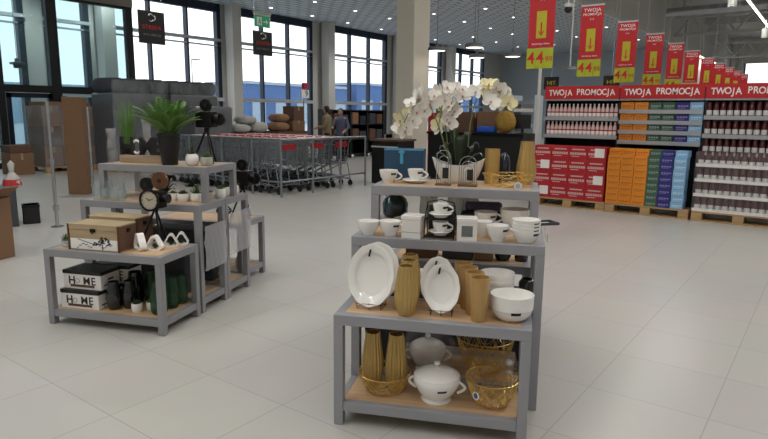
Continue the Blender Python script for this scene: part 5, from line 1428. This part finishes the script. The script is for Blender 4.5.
GV = lambda r_, h: hollow([(r_ * .8, 0), (r_, .02), (r_ * 1.02, h * .6), (r_ * .8, h * .82), (r_ * .82, h)])
for i, (x, y_, r_, h, nm) in enumerate(((.745, .14, .058, .235, 'nearest the front corner leg'), (.755, .275, .048, .22, 'second from the front corner leg'), (.76, .39, .044, .21, 'third from the front corner leg'), (.552, .345, .058, .24, 'behind the little white pots'), (.665, .325, .048, .23, 'in the middle of the green group'))):
    vase('glass_vase', 'green glass vase on the low shelf, ' + nm, 'vase', LW, LA, x, y_, lS, GV(r_, h), 'glassg')
# hanging clear sheets on the aisle side of the middle tables, dark filler boxes added inside
def sheet(label, ly0, ly1, z0, z1, seed):
    t = thing('plastic_sheet', label, 'plastic sheet', LW(.872, ly0, z0), LA)
    n = 14; vs = []; r4 = random.Random(seed)
    for i in range(n + 1):
        for j in range(n + 1):
            vs.append((.004 + .012 * abs(sin(i * 1.1 + j * .35)) + r4.uniform(0, .005), (ly1 - ly0) * i / n, (z1 - z0) * j / n))
    part('film', G().add(vs, [(i * (n + 1) + j, i * (n + 1) + j + 1, (i + 1) * (n + 1) + j + 1, (i + 1) * (n + 1) + j) for i in range(n) for j in range(n)]), M['sheet'], t, ang=80)
    part('hook', G().tube([(-.01, .02, z1 - z0), (.006, .02, z1 - z0)], .004, 6).tube([(-.01, ly1 - ly0 - .02, z1 - z0), (.006, ly1 - ly0 - .02, z1 - z0)], .004, 6), M['chrome'], t)
sheet('clear plastic sheet hanging on the side nearest the low table', .53, .85, .32, .66, 1)
sheet('clear plastic sheet hanging on the side towards the far low table', .90, 1.27, .36, .70, 2)
rbox('dark_filler_box', M['greyfab'], .6, .24, .3, 'dark filler box added on the bottom shelf behind the HOME boxes', 'carton', LW(.38, .69, lS), LA)  # both boxes added to keep the space behind the sheets dark
rbox('dark_filler_box', M['greyfab'], .6, .24, .42, 'taller dark filler box added on the bottom shelf behind the clear sheets', 'carton', LW(.38, 1.08, lS), LA)
pot_plant('white pot with green plant on the shelf of the far low table', .70, 1.42, lS, .05, .1, 'white', 0, 61)
vase('vase', 'pale ceramic vase on the bottom shelf behind the clear sheets', 'vase', LW, LA, .76, 1.0, lS, hollow([(.03, 0), (.045, .06), (.03, .14), (.032, .16)]), 'whitem')

# ------------------------------------------------------------------ lettering as meshes
bpy.context.view_layer.update()
dg = bpy.context.evaluated_depsgraph_get(); cache = {}
for o in [x for x in COL.objects if x.type == 'FONT']:
    cu = o.data
    if cu.name not in cache:
        me = bpy.data.meshes.new_from_object(o.evaluated_get(dg)); me.name = cu.name; cache[cu.name] = me
for o in [x for x in COL.objects if x.type == 'FONT']:
    nm = o.name; me = cache[o.data.name]; pr = o.parent; lc = o.location.copy(); ro = o.rotation_euler.copy(); scl = o.scale.copy()
    bpy.data.objects.remove(o)
    n = bpy.data.objects.new(nm, me); COL.objects.link(n); n.parent = pr; n.location = lc; n.rotation_euler = ro; n.scale = scl

# ------------------------------------------------------------------ overcast daylight
w = bpy.data.worlds.new('overcast_sky'); sc.world = w; w.use_nodes = True
bg = w.node_tree.nodes['Background']; bg.inputs['Color'].default_value = lin('f0f6fa'); bg.inputs['Strength'].default_value = 2.0
sc.view_settings.view_transform = 'Standard'; sc.view_settings.look = 'None'
sc.view_settings.exposure = 0.05; sc.view_settings.gamma = 1.0; sc.view_settings.use_curve_mapping = False
sc.cycles.use_denoising = True; sc.cycles.max_bounces = 8; sc.cycles.transparent_max_bounces = 24; sc.cycles.sample_clamp_indirect = 4
